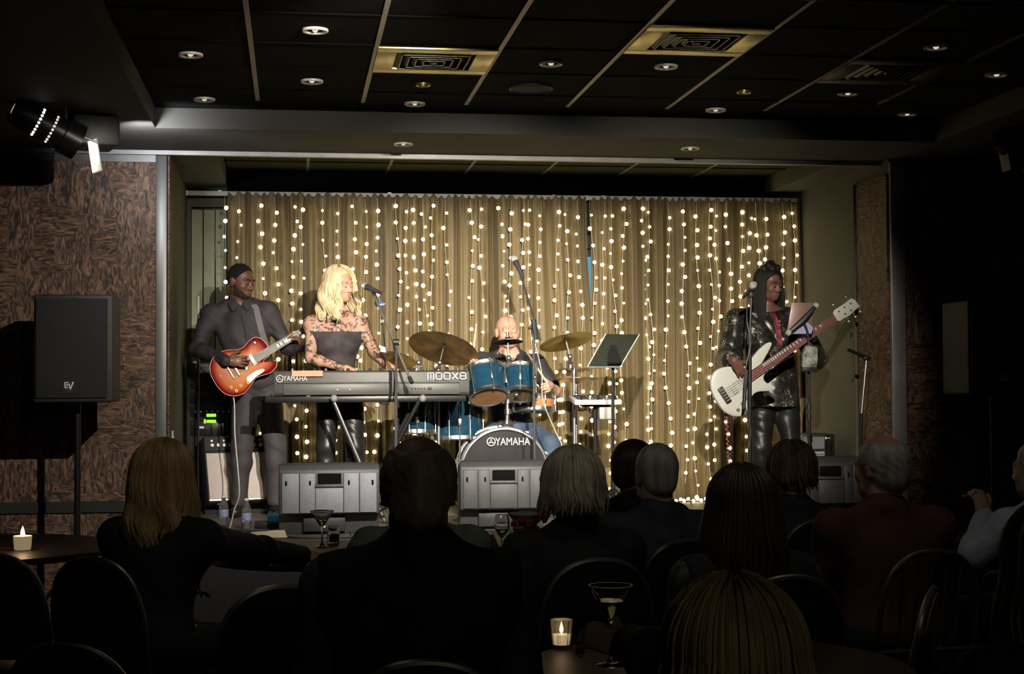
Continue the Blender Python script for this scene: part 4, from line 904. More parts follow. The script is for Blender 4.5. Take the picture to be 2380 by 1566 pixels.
    verts = verts*.5+.5*acc/np.maximum(num, 1)[:, None]
    off = np.array(tuple(parent.matrix_basis.translation)) if parent is not None else np.zeros(3)
    me = bpy.data.meshes.new(name); me.vertices.add(len(verts)); me.vertices.foreach_set('co', (verts-off).astype(np.float32).ravel())
    me.loops.add(len(faces)*4); me.loops.foreach_set('vertex_index', faces.astype(np.int32).ravel())
    me.polygons.add(len(faces)); me.polygons.foreach_set('loop_start', (np.arange(len(faces))*4).astype(np.int32)); me.polygons.foreach_set('loop_total', np.full(len(faces), 4, dtype=np.int32))
    me.update(calc_edges=True); me.validate()
    return link(name, me, material, parent, 180)

class Head:
    def __init__(s, c, face, upv=(0, 0, 1), size=1.):
        s.c = Vector(c); s.f = Vector(face).normalized(); u = Vector(upv); s.s = s.f.cross(u).normalized(); s.u = s.s.cross(s.f).normalized(); s.k = size
    def p(s, x, y, z): return s.c+(s.s*x+s.f*y+s.u*z)*s.k        # x: to the right of the face's own view direction, y: forward, z: up
    def R(s): return cols(s.s, s.f, s.u)
    def e(s, t, x, y, z, r, k=.02): return ell(t, s.p(x, y, z), [q*s.k for q in r], s.R(), k*s.k)
    def prims(s, nose=1., female=False, chin=1.):
        o = [s.e('head', 0, -.015, .035, (.077, .098, .088)), s.e('head', 0, .028, -.03, (.062, .066, .082), .03), s.e('head', 0, .062, -.085, (.03 if female else .036, .028, .026*chin), .03)]
        for q in (-1, 1):
            o += [s.e('head', q*.04, .056, -.022, (.026, .028, .024), .025), s.e('head', q*.026, .082, .026, (.026, .014, .010), .018),
                  s.e('head', q*.047, .025, -.07, (.02, .035, .022), .025)]
        for q in (-1, 1): o.append(sub(s.e('head', q*.031, .106, .006, (.020, .015, .012), .012)))
        for q in (-1, 1): o.append(s.e('head', q*.031, .081, .005, (.0165, .0135, .0115), .006))
        o += [cone('head', s.p(0, .088, .012), s.p(0, .110*nose, -.028), .0075*s.k, .0115*s.k, .014*s.k)]
        for q in (-1, 1): o.append(s.e('head', q*.0125, .098, -.033, (.0095, .011, .0075), .008))
        o += [s.e('head', 0, .086, -.057, (.022, .012, .0065), .006), s.e('head', 0, .083, -.072, (.019, .012, .0075), .006), s.e('head', 0, .070, -.064, (.032, .02, .014), .02)]
        for q in (-1, 1): o += [s.e('head', q*.078, -.008, -.008, (.010, .021, .033), .010), s.e('head', q*.081, -.013, .008, (.009, .017, .017), .008)]
        return o
    def neck(s, nb, r=.055): return [cone('neck', s.p(0, -.022, -.06), nb, r*.95, r*1.05, .03)]

def hand_prims(w, d, n, thumb=1, curl=(.35, .5, .4), size=1., spread=.05, t='hand'):
    """w wrist, d towards the fingers, n the way the palm faces, thumb +1/-1 side"""
    w = Vector(w); d = Vector(d).normalized(); n = Vector(n); n = (n-d*n.dot(d)).normalized(); tv = d.cross(n)*thumb; z = size; o = []
    o.append(ell(t, w+d*.052*z, (.038*z, .052*z, .0155*z), cols(tv, d, n), .014)); o.append(cone(t, w, w+d*.03*z, .024*z, .024*z, .02))
    for i, ln in enumerate((.070, .078, .073, .058)):
        base = w+d*(.088-.004*abs(i-1.3))*z+tv*(.029-.0195*i)*z; a = spread*(1.5-i); cd = (d*math.cos(a)+tv*math.sin(a)).normalized(); p = base; ang = 0; r = (.0088, .009, .0088, .0078)[i]*z
        for j, fr in enumerate((.45, .31, .24)):
            ang += curl[j]; q = p+(cd*math.cos(ang)+n*math.sin(ang))*ln*fr*z; o.append(cone(t, p, q, r*(1-.07*j), r*(.95-.09*j), .005)); p = q
    p = w+d*.03*z+tv*.028*z; e = (d*.62+tv*.72+n*.35).normalized(); q = p+e*.045*z; o.append(cone(t, p, q, .0135*z, .0105*z, .012)); o.append(cone(t, q, q+(d*.85+tv*.2+n*.45).normalized()*.034*z, .0105*z, .0085*z, .005))
    return o
def torso(nb, sl, sr, pel, hl, hr, w=1., depth=1., bust=0., fwd=(0, -1, 0), belly=0.):
    """shoulder/hip points -> blended chest, waist and pelvis"""
    nb, sl, sr, pel, hl, hr = map(Vector, (nb, sl, sr, pel, hl, hr)); sm = (sl+sr)/2; side = (sr-sl).normalized(); spine = (nb-pel).normalized(); f = Vector(fwd); f = (f-side*f.dot(side)-spine*f.dot(spine)).normalized(); hw = (sr-sl).length/2
    R = cols(side, f, spine); L = (sm-pel).length
    ch = pel.lerp(sm, .72); wa = pel.lerp(sm, .36)
    o = [ell('torso', ch, (hw*.80, .108*depth, .19*L/.45), R, .05), ell('torso', wa, (hw*.64*w, .098*depth, .15*L/.45), R, .06), ell('hip', pel+spine*.02, (max(.14, (hr-hl).length*.5+.068)*w, .112*depth, .115), R, .05)]
    if belly: o.append(ell('torso', wa+f*.05*belly, (hw*.6*w, .11*belly, .14), R, .06))
    for q, sh in ((-1, sl), (1, sr)):
        o += [cone('torso', nb+spine*.02, sh-spine*.01, .042, .048, .04), cone('torso', sh, ch+side*q*hw*.45, .055, .08, .04)]
        if bust: o.append(ell('torso', ch+side*q*hw*.36+f*.085*depth-spine*.02, (.065*bust, .055*bust, .062*bust), R, .03))
    return o
def arm(sh, el, wr, r=1., t='arm'): return [cone(t, sh, el, .052*r, .041*r, .03), cone(t, el, wr, .041*r, .027*r, .02), ell(t, Vector(el).lerp(Vector(wr), .25), (.041*r,)*3, None, .03)]
def leg(hp, kn, an, r=1., t='leg'): return [cone(t, hp, kn, .085*r, .056*r, .04), cone(t, kn, an, .054*r, .038*r, .03), ell(t, Vector(kn).lerp(Vector(an), .28), (.054*r,)*3, None, .04)]
def foot(an, toe, r=1., t='foot'):
    an = Vector(an); d = Vector(toe).normalized(); return [cone(t, an, an-V(0, 0, .055), .038*r, .036*r, .02), cone(t, an-V(0, 0, .06)-d*.03, an-V(0, 0, .068)+d*.13, .034*r, .030*r, .02)]
def only(ps, *tags): return [p for p in ps if p['t'] in tags]

def locks(H, n, length, phi0=52, wave=.012, wl=.14, rad=.0085, layers=(1.02, 1.16), part=.0, seed=1, flare=.02, end=.35, lenvar=.2, front=True, curl_in=0., segs=16, dens_top=True):
    """hair as overlapping tapered locks that follow the skull, then fall"""
    r = random.Random(seed); mb = MB(); G = V(0, 0, -1)
    for i in range(n):
        phi = math.radians(r.uniform(phi0, 360-phi0)); lay = r.uniform(*layers); k = H.k
        rx, ry, rz = .083*lay, .103*lay, .096*lay; c = H.p(part*.3, -.013, .03); pts = []; rs = []
        th0 = r.uniform(.05, .95 if dens_top else .4); th1 = math.radians(r.uniform(88, 104)); ns = 7
        for j in range(ns):
            th = th0+(th1-th0)*j/(ns-1); ph = phi
            pts.append(c+(H.s*math.sin(ph)*rx*math.sin(th)+H.f*math.cos(ph)*ry*math.sin(th)+H.u*math.cos(th)*rz)*k)
        out = (H.s*math.sin(phi)+H.f*math.cos(phi)); out.z = 0; out.normalize() if out.length > 1e-3 else None; tan = V(-out.y, out.x, 0)
        L = length*(1+r.uniform(-lenvar, lenvar*.3)); a0 = 3.1*phi+1.6*math.sin(2*phi+seed)+r.uniform(-.5, .5); m = segs; base = pts[-1].copy()
        for j in range(1, m+1):
            t = j/m; s_ = t*L
            off = tan*wave*math.sin(2*math.pi*s_/wl+a0)*min(1, t*2)+out*(wave*.7*math.cos(2*math.pi*s_/wl+a0)*min(1, t*2)+flare*math.sin(min(1, s_/.2)*1.57)-curl_in*max(0, t-.55)**2*4)
            pts.append(base+G*s_+off)
        q = len(pts); R0 = rad*r.uniform(.75, 1.25)
        rs = [R0*(.55+.45*min(1, j/3))*(1 if j/q < .6 else max(.18, 1-(j/q-.6)/.4*(1-end*.4))) for j in range(q)]
        mb.tube(pts, rs, 5)
    return mb
def hair_mat(name, c1, c2, rough=.45, spec=.4):
    if name in MATS: return MATS[name]
    m = mat(name, c1, rough, col2=c2, var=.1, scale=28, spec=spec, stretch=(1, 1, .12)); return m
SKIN_D = mat('skin_dark', (.145, .068, .046), .45, var=.12, scale=18, bump=.05, bscale=200)
SKIN_L = mat('skin_light', (.62, .36, .26), .5, var=.08, scale=18, bump=.05, bscale=200)
SKIN_P = mat('skin_pink', (.58, .33, .24), .5, var=.08, scale=14, bump=.05, bscale=200)
SKIN_B = mat('skin_brown', (.175, .082, .058), .42, var=.12, scale=18, bump=.05, bscale=200)
def person(label, loc): return thing('person', label, 'person', loc)
def face_bits(H, t, brow, lash=True, lips=None, brow_w=.0045):
    for q in (-1, 1):
        pts = [H.p(q*x, y, z) for x, y, z in ((.012, .0985, .024), (.024, .098, .030), (.036, .092, .030), (.048, .082, .024))]
        MB().tube(smoothpath(pts, 3), [brow_w*H.k*.8]+[brow_w*H.k]*8+[brow_w*H.k*.4], 6).build('eyebrow', brow, t)
        if lash:
            pts = [H.p(q*x, y, z) for x, y, z in ((.017, .0915, .0015), (.026, .0955, -.003), (.036, .0945, -.003), (.046, .085, .001))]
            MB().tube(smoothpath(pts, 3), .0018*H.k, 5).build('eyelashes', brow, t)
    if lips:
        volume('lips', [H.e('l', 0, .0895, -.0572, (.0225, .0125, .0058), .003), H.e('l', 0, .0865, -.0712, (.0195, .0130, .0072), .003)], .0022, lips, t)

from mathutils.bvhtree import BVHTree
def onto(o, pts, d=(0, 1, 0), lift=.003):
    """drop points along d onto the surface of o (its own offset included)"""
    off = o.parent.matrix_basis.translation if o.parent else V(0, 0, 0); me = o.data
    tr = BVHTree.FromPolygons([v.co+off for v in me.vertices], [tuple(p.vertices) for p in me.polygons]); d = Vector(d).normalized(); out = []
    for p in pts:
        h = tr.ray_cast(Vector(p)-d*.6, d)
        out.append((h[0]-d*lift) if h[0] is not None else Vector(p))
    return out
def ribbon(pts, w, th, side):
    """flat band along pts, w wide along side, th thick"""
    mb = MB(); vs = []; n = len(pts)
    for p, s in zip(pts, side if isinstance(side, list) else [side]*n):
        s = Vector(s).normalized(); vs += [p-s*w/2, p+s*w/2, p+s*w/2+V(0, -th, 0), p-s*w/2+V(0, -th, 0)]
    fs = [(i*4+k, i*4+(k+1) % 4, (i+1)*4+(k+1) % 4, (i+1)*4+k) for i in range(n-1) for k in range(4)]+[(0, 1, 2, 3), (n*4-4, n*4-1, n*4-2, n*4-3)]
    return mb.add(vs, fs)
# ------------------------------------------------------------------ guitars
def fretted(name, label, o, ang, k, out, nrm_tilt, neck0, nutx, w0, w1, headpts, M_body, M_fret, M_head, lean=0.):
    """o: body centre; local x along the neck, y up across it, z towards the audience"""
    X = V(math.cos(ang), lean, math.sin(ang)).normalized(); Z = V(0, -1, 0); Z = (Z-X*Z.dot(X)).normalized(); Yv = Z.cross(X).normalized()
    M = M4(o, X*k, Yv*k, Z*k); t = thing(name, label, 'guitar', o)
    return t, M
def arch_body(M, pts, thick, M_rim, M_top, t, edge=.022, dome=.012):
    """solid body with a bevelled, slightly carved top"""
    n = len(pts); cx = sum(p[0] for p in pts)/n; cy = sum(p[1] for p in pts)/n
    MB().prism(pts, M, -thick/2, thick/2-.004).build('body', M_rim, t, .004)
    rings = [(1, thick/2-.004), (.985, thick/2), (.93, thick/2+dome*.35), (.8, thick/2+dome*.75), (.5, thick/2+dome), (.12, thick/2+dome)]
    vs = []; 
    for s, z in rings: vs += [M @ V(cx+(x-cx)*s, cy+(y-cy)*s, z) for x, y in pts]
    fs = [(r*n+i, r*n+(i+1) % n, (r+1)*n+(i+1) % n, (r+1)*n+i) for r in range(len(rings)-1) for i in range(n)]+[tuple(range((len(rings)-1)*n, len(rings)*n))]
    return MB().add(vs, fs)
def burst_mat():
    m = bpy.data.materials.new('cherry_burst'); m.use_nodes = True; nt = m.node_tree; nd = nt.nodes; L = nt.links; b = nd['Principled BSDF']
    at = nd.new('ShaderNodeAttribute'); at.attribute_name = 'rim'; tc = nd.new('ShaderNodeTexCoord'); no = nd.new('ShaderNodeTexNoise'); no.inputs['Scale'].default_value = 26; L.new(tc.outputs['Object'], no.inputs['Vector'])
    ad = nd.new('ShaderNodeMath'); ad.operation = 'MULTIPLY_ADD'; ad.inputs[1].default_value = .12; L.new(no.outputs['Fac'], ad.inputs[0]); L.new(at.outputs['Fac'], ad.inputs[2])
    cr = nd.new('ShaderNodeValToRGB'); e = cr.color_ramp.elements; e[0].position = .06; e[0].color = (.44, .135, .008, 1); e[1].position = 1.; e[1].color = (.13, .004, .004, 1)
    k = e.new(.42); k.color = (.42, .08, .006, 1); k = e.new(.78); k.color = (.24, .014, .006, 1)
    L.new(ad.outputs[0], cr.inputs[0]); L.new(cr.outputs[0], b.inputs['Base Color']); b.inputs['Roughness'].default_value = .38; b.inputs['Specular IOR Level'].default_value = .15; b.inputs['Coat Weight'].default_value = .12; b.inputs['Coat Roughness'].default_value = .05
    return m
LP = smooth2([(-.225, 0), (-.213, .08), (-.17, .14), (-.10, .165), (-.03, .15), (.03, .118), (.08, .112), (.13, .13), (.18, .132), (.213, .10), (.225, .04), (.2, -.028), (.155, -.036), (.132, -.06), (.155, -.083), (.205, -.08), (.222, -.092), (.2, -.122), (.14, -.137), (.08, -.122), (.03, -.118), (-.03, -.147), (-.10, -.165), (-.17, -.14), (-.213, -.08)], 4)
o = P(563, 852, 10.97); ang = math.radians(31)
t, M = fretted('electric_guitar', 'cherry sunburst electric guitar held by the guitarist', o, ang, 1.0, None, 0, 0, 0, 0, 0, None, None, None, None, lean=.19)
RED = mat('cherry_side', (.22, .012, .008), .2, var=.15, scale=12, coat=.8)
top = arch_body(M, LP, .05, RED, None, t).build('top', burst_mat(), t, smooth=60)
me = top.data; at = me.attributes.new('rim', 'FLOAT', 'POINT'); nv = len(LP)
for i, v in enumerate(me.vertices):
    r = i//nv; x, y = LP[i % nv]; s = (1, .985, .93, .8, .5, .12)[min(r, 5)]
    at.data[i].value = (1, 1, .75, .32, .06, 0)[min(r, 5)]+(.5 if (x > .1) else (.25 if x > .04 else 0))*s
MB().tube([M @ V(x, y, .021) for x, y in LP]+[M @ V(*LP[0], .021)], .003, 6).build('binding', mat('binding_cream', (.6, .45, .3), .4, var=.05), t)
nk = MB(); nk.add([M @ V(*q) for q in ((.1, -.028, .032), (.1, .028, .032), (.665, .021, .036), (.665, -.021, .036), (.1, -.02, .0), (.1, .02, .0), (.665, .016, .015), (.665, -.016, .015))], [(0, 1, 2, 3), (4, 7, 6, 5), (0, 4, 5, 1), (2, 6, 7, 3), (1, 5, 6, 2), (0, 3, 7, 4)]); neck = nk.build('neck', RED, t, .004)
fb = MB(); fb.add([M @ V(*q) for q in ((.085, -.029, .033), (.085, .029, .033), (.665, .0215, .037), (.665, -.0215, .037), (.085, -.029, .038), (.085, .029, .038), (.665, .0215, .042), (.665, -.0215, .042))], [(3, 2, 1, 0), (4, 5, 6, 7), (0, 1, 5, 4), (2, 3, 7, 6), (1, 2, 6, 5), (0, 4, 7, 3)]); fb.build('fretboard', mat('rosewood', (.10, .085, .07), .4, var=.2, scale=30), t)
PEARL = mat('pearl_inlay', (.8, .8, .74), .3, var=.06, scale=60)
for i in range(17):
    x = .665-.628*(1-2**(-(i+1)/12)); w = .0215+(.665-x)*.013; zf = .0425-(.665-x)*.007
    f = MB().cyl(M @ V(x, -w, zf), M @ V(x, w, zf), .0013, n=6).build('fret', CHROME, neck)
    if i in (2, 4, 6, 8, 11, 14, 16, 10, 12): MB().prism([(x+.006, -w*.62), (x+.022, -w*.45), (x+.022, w*.45), (x+.006, w*.62)], M, zf-.002, zf).build('inlay', PEARL, neck)
MB().prism([(.665, -.021), (.69, -.03), (.76, -.038), (.84, -.032), (.852, -.01), (.846, 0), (.852, .01), (.84, .032), (.76, .038), (.69, .03), (.665, .021)], M, .012, .027).build('headstock', mat('headstock_black', (.012, .012, .012), .25, var=.1, coat=.6), t, .002)
for i in range(3):
    for s in (-1, 1): MB().sphere(M @ V(.71+i*.045, s*.047, .02), .011, 8, 6).build('tuning_peg', CHROME, t)
for x in (-.005, .065): MB().prism([(x, -.038), (x+.032, -.038), (x+.032, .038), (x, .038)], M, .033, .044).build('pickup', CHROME if x < .03 else mat('pickup_ring', (.7, .66, .55), .3, metal=.4, var=.05), t, .003)
MB().prism([(-.062, -.05), (-.045, -.05), (-.045, .05), (-.062, .05)], M, .034, .05).build('bridge', CHROME, t, .003); MB().prism([(-.105, -.05), (-.09, -.05), (-.09, .05), (-.105, .05)], M, .034, .048).build('tailpiece', CHROME, t, .004)
MB().prism(smooth2([(-.02, -.085), (.05, -.075), (.105, -.085), (.11, -.105), (.03, -.112), (-.02, -.125)], 4), M, .036, .040).build('pickguard', mat('cream_guard', (.75, .66, .5), .35, var=.05), t)
for x, y in ((-.085, -.11), (-.03, -.118), (-.15, -.085), (-.13, -.125)): MB().lathe([(.0125, .03), (.0115, .045), (.004, .047)], M @ V(x, y, 0), M.to_3x3() @ V(0, 0, 1), 12).build('knob', mat('amber_knob', (.7, .5, .25), .3, var=.1, coat=.5), t)
MB().cyl(M @ V(.155, .1, .03), M @ V(.155, .1, .055), .008, n=10).build('toggle', WHITE_PAINT, t)
for i in range(6): MB().cyl(M @ V(-.1, -.026+i*.0105, .05), M @ V(.665, -.016+i*.0064, .045), .0007, n=4).build('string', STEEL, t)
jack = M @ V(-.2, -.1, 0); MB().sphere(jack, .012, 8, 6).build('strap_button', CHROME, t)
tag(MB().tube(smoothpath([jack, P(543, 925, 10.95), P(546, 1010, 10.92), P(553, 1090, 10.85), P(556, 1150, 10.6), P(545, 1183, 10.2), V(P(530, 1200, 10.0).x, 10.0, STAGE_Z+.006), V(P(500, 1200, 10.2).x, 10.2, STAGE_Z+.006)], 6), .0048, 8).build('guitar_cable', mat('cable_pale_grey', (.5, .47, .46), .5, var=.05), None), 'pale grey cable hanging from the sunburst guitar to the floor', 'cable')

BS = smooth2([(-.25, -.05), (-.242, .06), (-.2, .14), (-.13, .172), (-.05, .15), (.0, .108), (.06, .09), (.13, .10), (.22, .122), (.29, .125), (.312, .105), (.27, .078), (.205, .045), (.17, .03), (.165, -.03), (.125, -.06), (.122, -.10), (.158, -.155), (.14, -.175), (.09, -.15), (.03, -.118), (-.02, -.122), (-.07, -.165), (-.13, -.198), (-.19, -.175), (-.235, -.12)], 4)
o = P(1729, 884, 10.45); ang = math.radians(33.5)
tb, MBs = fretted('bass_guitar', 'white five string bass guitar held by the woman on the right', o, ang, 1.0, None, 0, 0, 0, 0, 0, None, None, None, None, lean=.03)
WB = mat('bass_white', (.62, .64, .60), .25, var=.04, scale=10, coat=.7)
arch_body(MBs, BS, .045, WB, None, tb, dome=.006).build('top', WB, tb, smooth=60)
PINKW = mat('rose_fretboard', (.26, .10, .10), .4, var=.15, scale=30); M = MBs
nk = MB(); nk.add([M @ V(*q) for q in ((.02, -.034, .032), (.02, .034, .032), (.80, .024, .036), (.80, -.024, .036), (.15, -.024, 0), (.15, .024, 0), (.80, .018, .014), (.80, -.018, .014))], [(0, 1, 2, 3), (4, 7, 6, 5), (0, 4, 5, 1), (2, 6, 7, 3), (1, 5, 6, 2), (0, 3, 7, 4)]); neck = nk.build('neck', mat('neck_maple', (.42, .26, .2), .35, var=.1), tb, .003)
fb = MB(); fb.add([M @ V(*q) for q in ((.005, -.035, .033), (.005, .035, .033), (.80, .0245, .037), (.80, -.0245, .037), (.005, -.035, .039), (.005, .035, .039), (.80, .0245, .043), (.80, -.0245, .043))], [(3, 2, 1, 0), (4, 5, 6, 7), (0, 1, 5, 4), (2, 3, 7, 6), (1, 2, 6, 5), (0, 4, 7, 3)]); fb.build('fretboard', PINKW, tb)
for i in range(24):
    x = .80-.86*(1-2**(-(i+1)/12)); w = .0245+(.80-x)*.0132; zf = .0435-(.80-x)*.005
    if x < .02: break
    MB().cyl(M @ V(x, -w, zf), M @ V(x, w, zf), .0016, n=6).build('fret', CHROME, neck)
    if i > 1: MB().prism([(x+.006, w*.15), (x+.016, w*.15), (x+.016, w*.85), (x+.006, w*.85)], M, zf-.002, zf+.0003).build('inlay', PEARL, neck)
MB().prism([(.80, -.024), (.825, -.045), (.85, -.042), (.90, -.05), (.985, -.038), (1.005, -.045), (1.0, .02), (.985, .045), (.90, .042), (.83, .045), (.81, .03)], M, .01, .026).build('headstock', WB, tb, .003)
for x, y in ((.85, .075), (.96, .07), (.99, -.075), (.94, -.085), (.88, -.085)):
    pg = MB().cyl(M @ V(x, y*.6, .016), M @ V(x, y, .016), .004, n=8).build('tuning_post', CHROME, tb); MB().sphere(M @ V(x, y, .016), .015, 8, 6, sc=(1, .6, 1)).build('tuning_peg', CHROME, pg)
for x, y in ((.85, .02), (.9, .022), (.955, .02), (.88, -.02), (.93, -.022)): MB().cyl(M @ V(x, y, .026), M @ V(x, y, .036), .006, n=8).build('string_post', STEEL, tb)
MB().prism([(-.205, -.062), (-.165, -.062), (-.165, .062), (-.205, .062)], M, .028, .045).build('bridge', mat('bridge_black', (.03, .012, .012), .4, var=.2), tb, .003)
for i in range(5): MB().box(M @ V(-.185, -.042+i*.021, .048), (.03, .01, .012), M.to_3x3()).build('saddle', CHROME, tb)
for x0_, x1_ in ((-.12, -.085), (-.03, .0)): MB().prism([(x0_, -.045), (x1_, -.045), (x1_, .045), (x0_, .045)], M, .027, .035).build('pickup', mat('pickup_white', (.55, .57, .54), .4, var=.05), tb, .003)
for x, y in ((-.11, -.12), (-.16, -.14), (-.06, -.11)): MB().cyl(M @ V(x, y, .026), M @ V(x, y, .042), .010, n=12).build('knob', CHROME, tb)
for i in range(5): MB().cyl(M @ V(-.18, -.034+i*.017, .047), M @ V(.8, -.018+i*.009, .046), .0011, n=5).build('string', STEEL, tb)
q0 = M @ V(-.24, -.11, 0); pts = []; nn = 220
path = smoothpath([q0, P(1688, 960, 10.5), P(1693, 1050, 10.5), P(1700, 1130, 10.5), V(P(1702, 1180, 10.5).x, 10.5, STAGE_Z+.02)], 20)
for i in range(nn):
    f_ = i/(nn-1)*(len(path)-1); a = path[int(f_)].lerp(path[min(int(f_)+1, len(path)-1)], f_-int(f_)); pts.append(a+V(math.cos(i*1.05)*.011, math.sin(i*1.05)*.011, 0))
tag(MB().tube(pts, .0038, 6).build('coiled_cable', mat('pink_cable', (.50, .12, .14), .45, var=.08), None), 'pink coiled cable hanging from the white bass to the floor', 'cable')

# ------------------------------------------------------------------ guitarist
H5 = .0052
Yg = 11.22
sl, sr = P(489, 730, Yg+.02), P(624, 722, Yg-.02); nb = P(556, 706, Yg); pel = P(596, 884, Yg); hl, hr = P(574, 905, Yg), P(620, 905, Yg)
H = Head(P(560, 655, Yg-.03), V(.72, -.64, -.22), (.12, -.1, 1), 1.04)
t = person('tall bearded guitarist in dark shirt looking down at his sunburst guitar', (pel.x, Yg, STAGE_Z))
kl, kr_ = P(562, 1040, Yg-.04), P(640, 1035, Yg-.06); al, ar = P(556, 1168, Yg-.06), P(640, 1165, Yg-.08); al.z = ar.z = STAGE_Z+.105
el, wl_ = P(457, 812, Yg-.05), P(527, 838, 10.87); er, wr_ = P(668, 806, Yg-.02), P(703, 806, 11.08)
ps = torso(nb, sl, sr, pel, hl, hr, 1.0, 1.05)+H.prims()+H.neck(nb, .058)+arm(sl, el, wl_, 1.08)+arm(sr, er, wr_, 1.05)+leg(hl, kl, al, 1.02)+leg(hr, kr_, ar, 1.02)+foot(al, (-.2, -1, 0))+foot(ar, (.35, -1, 0))
ps += hand_prims(wl_, V(1, -.02, -.04), V(.0, 1, -.1), 1, (.25, .45, .4), 1.05)
ps += hand_prims(wr_, V(-.35, -.55, .65), V(-.75, .2, -.45), -1, (.5, .7, .5), 1.05)
volume('body', ps, H5, SKIN_D, t)
SHIRT = mat('charcoal_purple_shirt', (.034, .027, .034), .7, var=.18, scale=9, bump=.25, bscale=28)
TROU = mat('charcoal_trousers', (.038, .034, .039), .75, var=.15, scale=9, bump=.25, bscale=26)
dA = (wl_-el).normalized(); dB = (wr_-er).normalized()
shirt = volume('shirt', only(ps, 'torso', 'arm')+[ell('torso', pel, (.165, .13, .10), None, .05), cone('torso', nb+V(0, 0, -.01), nb+V(0, .012, .028), .064, .062, .02), sub(cone('x', nb+V(.012, -.075, .06), nb+V(.012, -.1, -.035), .038, .012, .012))], H5, SHIRT, t, .011, cuts=[(pel-V(0, 0, .06), (0, 0, -1))], wrinkle=(.005, 44))
volume('trousers', only(ps, 'hip', 'leg'), .006, TROU, t, .020, cuts=[(pel+V(0, 0, .07), (0, 0, 1)), (V(0, 0, STAGE_Z+.075), (0, 0, -1))], wrinkle=(.0035, 36))
for a_, d_ in ((al, V(-.2, -1, 0)), (ar, V(.35, -1, 0))): volume('shoe', foot(a_, d_), .006, mat('boot_black', (.014, .013, .014), .4, var=.2), t, .008, cuts=[(V(0, 0, STAGE_Z+.001), (0, 0, -1))])
HAIR_B = hair_mat('hair_black', (.006, .005, .005), (.016, .013, .012), .6)
volume('hair', [H.e('x', 0, -.015, .035, (.077, .098, .088))], .004, mat('hair_black_short', (.007, .006, .006), .8, var=.3, scale=200, bump=.8, bscale=320), t, .004, cuts=[(H.p(0, .048, .066), H.f*.84-H.u*.54), (H.p(0, -.03, -.045), -H.u*.95+H.f*.2)])
bp = H.prims(); bp = [bp[i] for i in (0, 1, 2, 3, 5, 6, 8)]
volume('beard', bp+[sub(H.e('x', 0, .1, -.066, (.027, .03, .013), .006))], .0038, mat('beard_black', (.012, .008, .007), .75, col2=(.04, .024, .018), var=.1, scale=120, bump=.6, bscale=350), t, .0028, cuts=[(H.p(0, .0, -.008), H.u*.8+H.f*.52), (H.p(0, -.012, 0), -H.f*.9-H.u*.3)])
face_bits(H, t, HAIR_B, lips=mat('lips_dark', (.20, .085, .07), .4, var=.08))
# collar, placket and strap
fr = onto(shirt, [P(566, 728, Yg), P(569, 742, Yg), P(573, 760, Yg), P(577, 780, Yg), P(580, 800, Yg), P(586, 830, Yg)], lift=.007); ribbon(fr, .028, .003, (1, 0, 0)).build('placket', mat('placket_dark', (.022, .018, .022), .7, var=.1), t)
for q in onto(shirt, [P(568, 745, Yg), P(574, 772, Yg), P(580, 805, Yg)], lift=.008): MB().sphere(q, .005, 8, 6, sc=(1, .4, 1)).build('button', BLACK_PLASTIC, t)
for s_ in (-1, 1):
    q = [nb+V(s_*.05+.012, -.055, .05), nb+V(s_*.014+.012, -.098, -.012), nb+V(s_*.052+.012, -.112, -.06), nb+V(s_*.088+.008, -.07, -.005)]
    MB().add(q+[p+V(0, .01, -.002) for p in q], [(0, 1, 2, 3), (7, 6, 5, 4), (0, 4, 5, 1), (1, 5, 6, 2), (2, 6, 7, 3), (3, 7, 4, 0)]).build('collar', SHIRT, t, .003)
MB().torus(nb+V(0, .004, .034), V(0, -.25, 1), .064, .011, 24, 8, math.pi*.18, math.pi*1.82) if False else None
fr = onto(shirt, [P(590, 709, Yg), P(593, 714, Yg), P(596, 718, Yg), P(600, 735, Yg), P(606, 760, Yg), P(613, 785, Yg), P(620, 805, Yg)], lift=.012); fr.append(P(627, 818, 10.98))
tag(ribbon(fr, .042, .004, (1, 0, .25)).build('guitar_strap', mat('strap_grey', (.13, .13, .13), .7, var=.1), None), 'grey strap over the guitarist shoulder holding the sunburst guitar', 'strap')

# ------------------------------------------------------------------ blonde singer at the keyboard
Yl = 10.90
sl, sr = P(724, 752, Yl), P(836, 750, Yl+.02); nb = P(786, 733, Yl); pel = P(787, 905, Yl+.02); hl, hr = P(765, 925, Yl), P(815, 925, Yl)
H = Head(P(790, 664, Yl-.02), V(.66, -.72, -.12), (.0, -.08, 1), .98)
t = person('blonde singer in sheer lace top playing the keyboard', (pel.x, Yl, STAGE_Z))
el, wl_ = P(722, 832, Yl-.06), P(800, 856, 10.74); er, wr_ = P(868, 815, Yl-.04), P(893, 846, 10.76)
kl, kr_ = P(757, 1040, Yl-.05), P(825, 1040, Yl-.05); al, ar = P(762, 1170, Yl), P(832, 1170, Yl); al.z = ar.z = STAGE_Z+.11
ps = torso(nb, sl, sr, pel, hl, hr, .95, .92, .95)+H.prims(female=True)+H.neck(nb, .046)+arm(sl, el, wl_, .9)+arm(sr, er, wr_, .88)+leg(hl, kl, al, .95)+leg(hr, kr_, ar, .95)+foot(al, (0, -1, 0), .9)+foot(ar, (.2, -1, 0), .9)
ps += hand_prims(wl_, V(.75, -.6, -.1), V(.1, -.05, -1), -1, (.3, .45, .35), .92)+hand_prims(wr_, V(.35, -.85, -.1), V(0, 0, -1), 1, (.3, .45, .35), .92)
volume('body', ps, H5, SKIN_L, t)
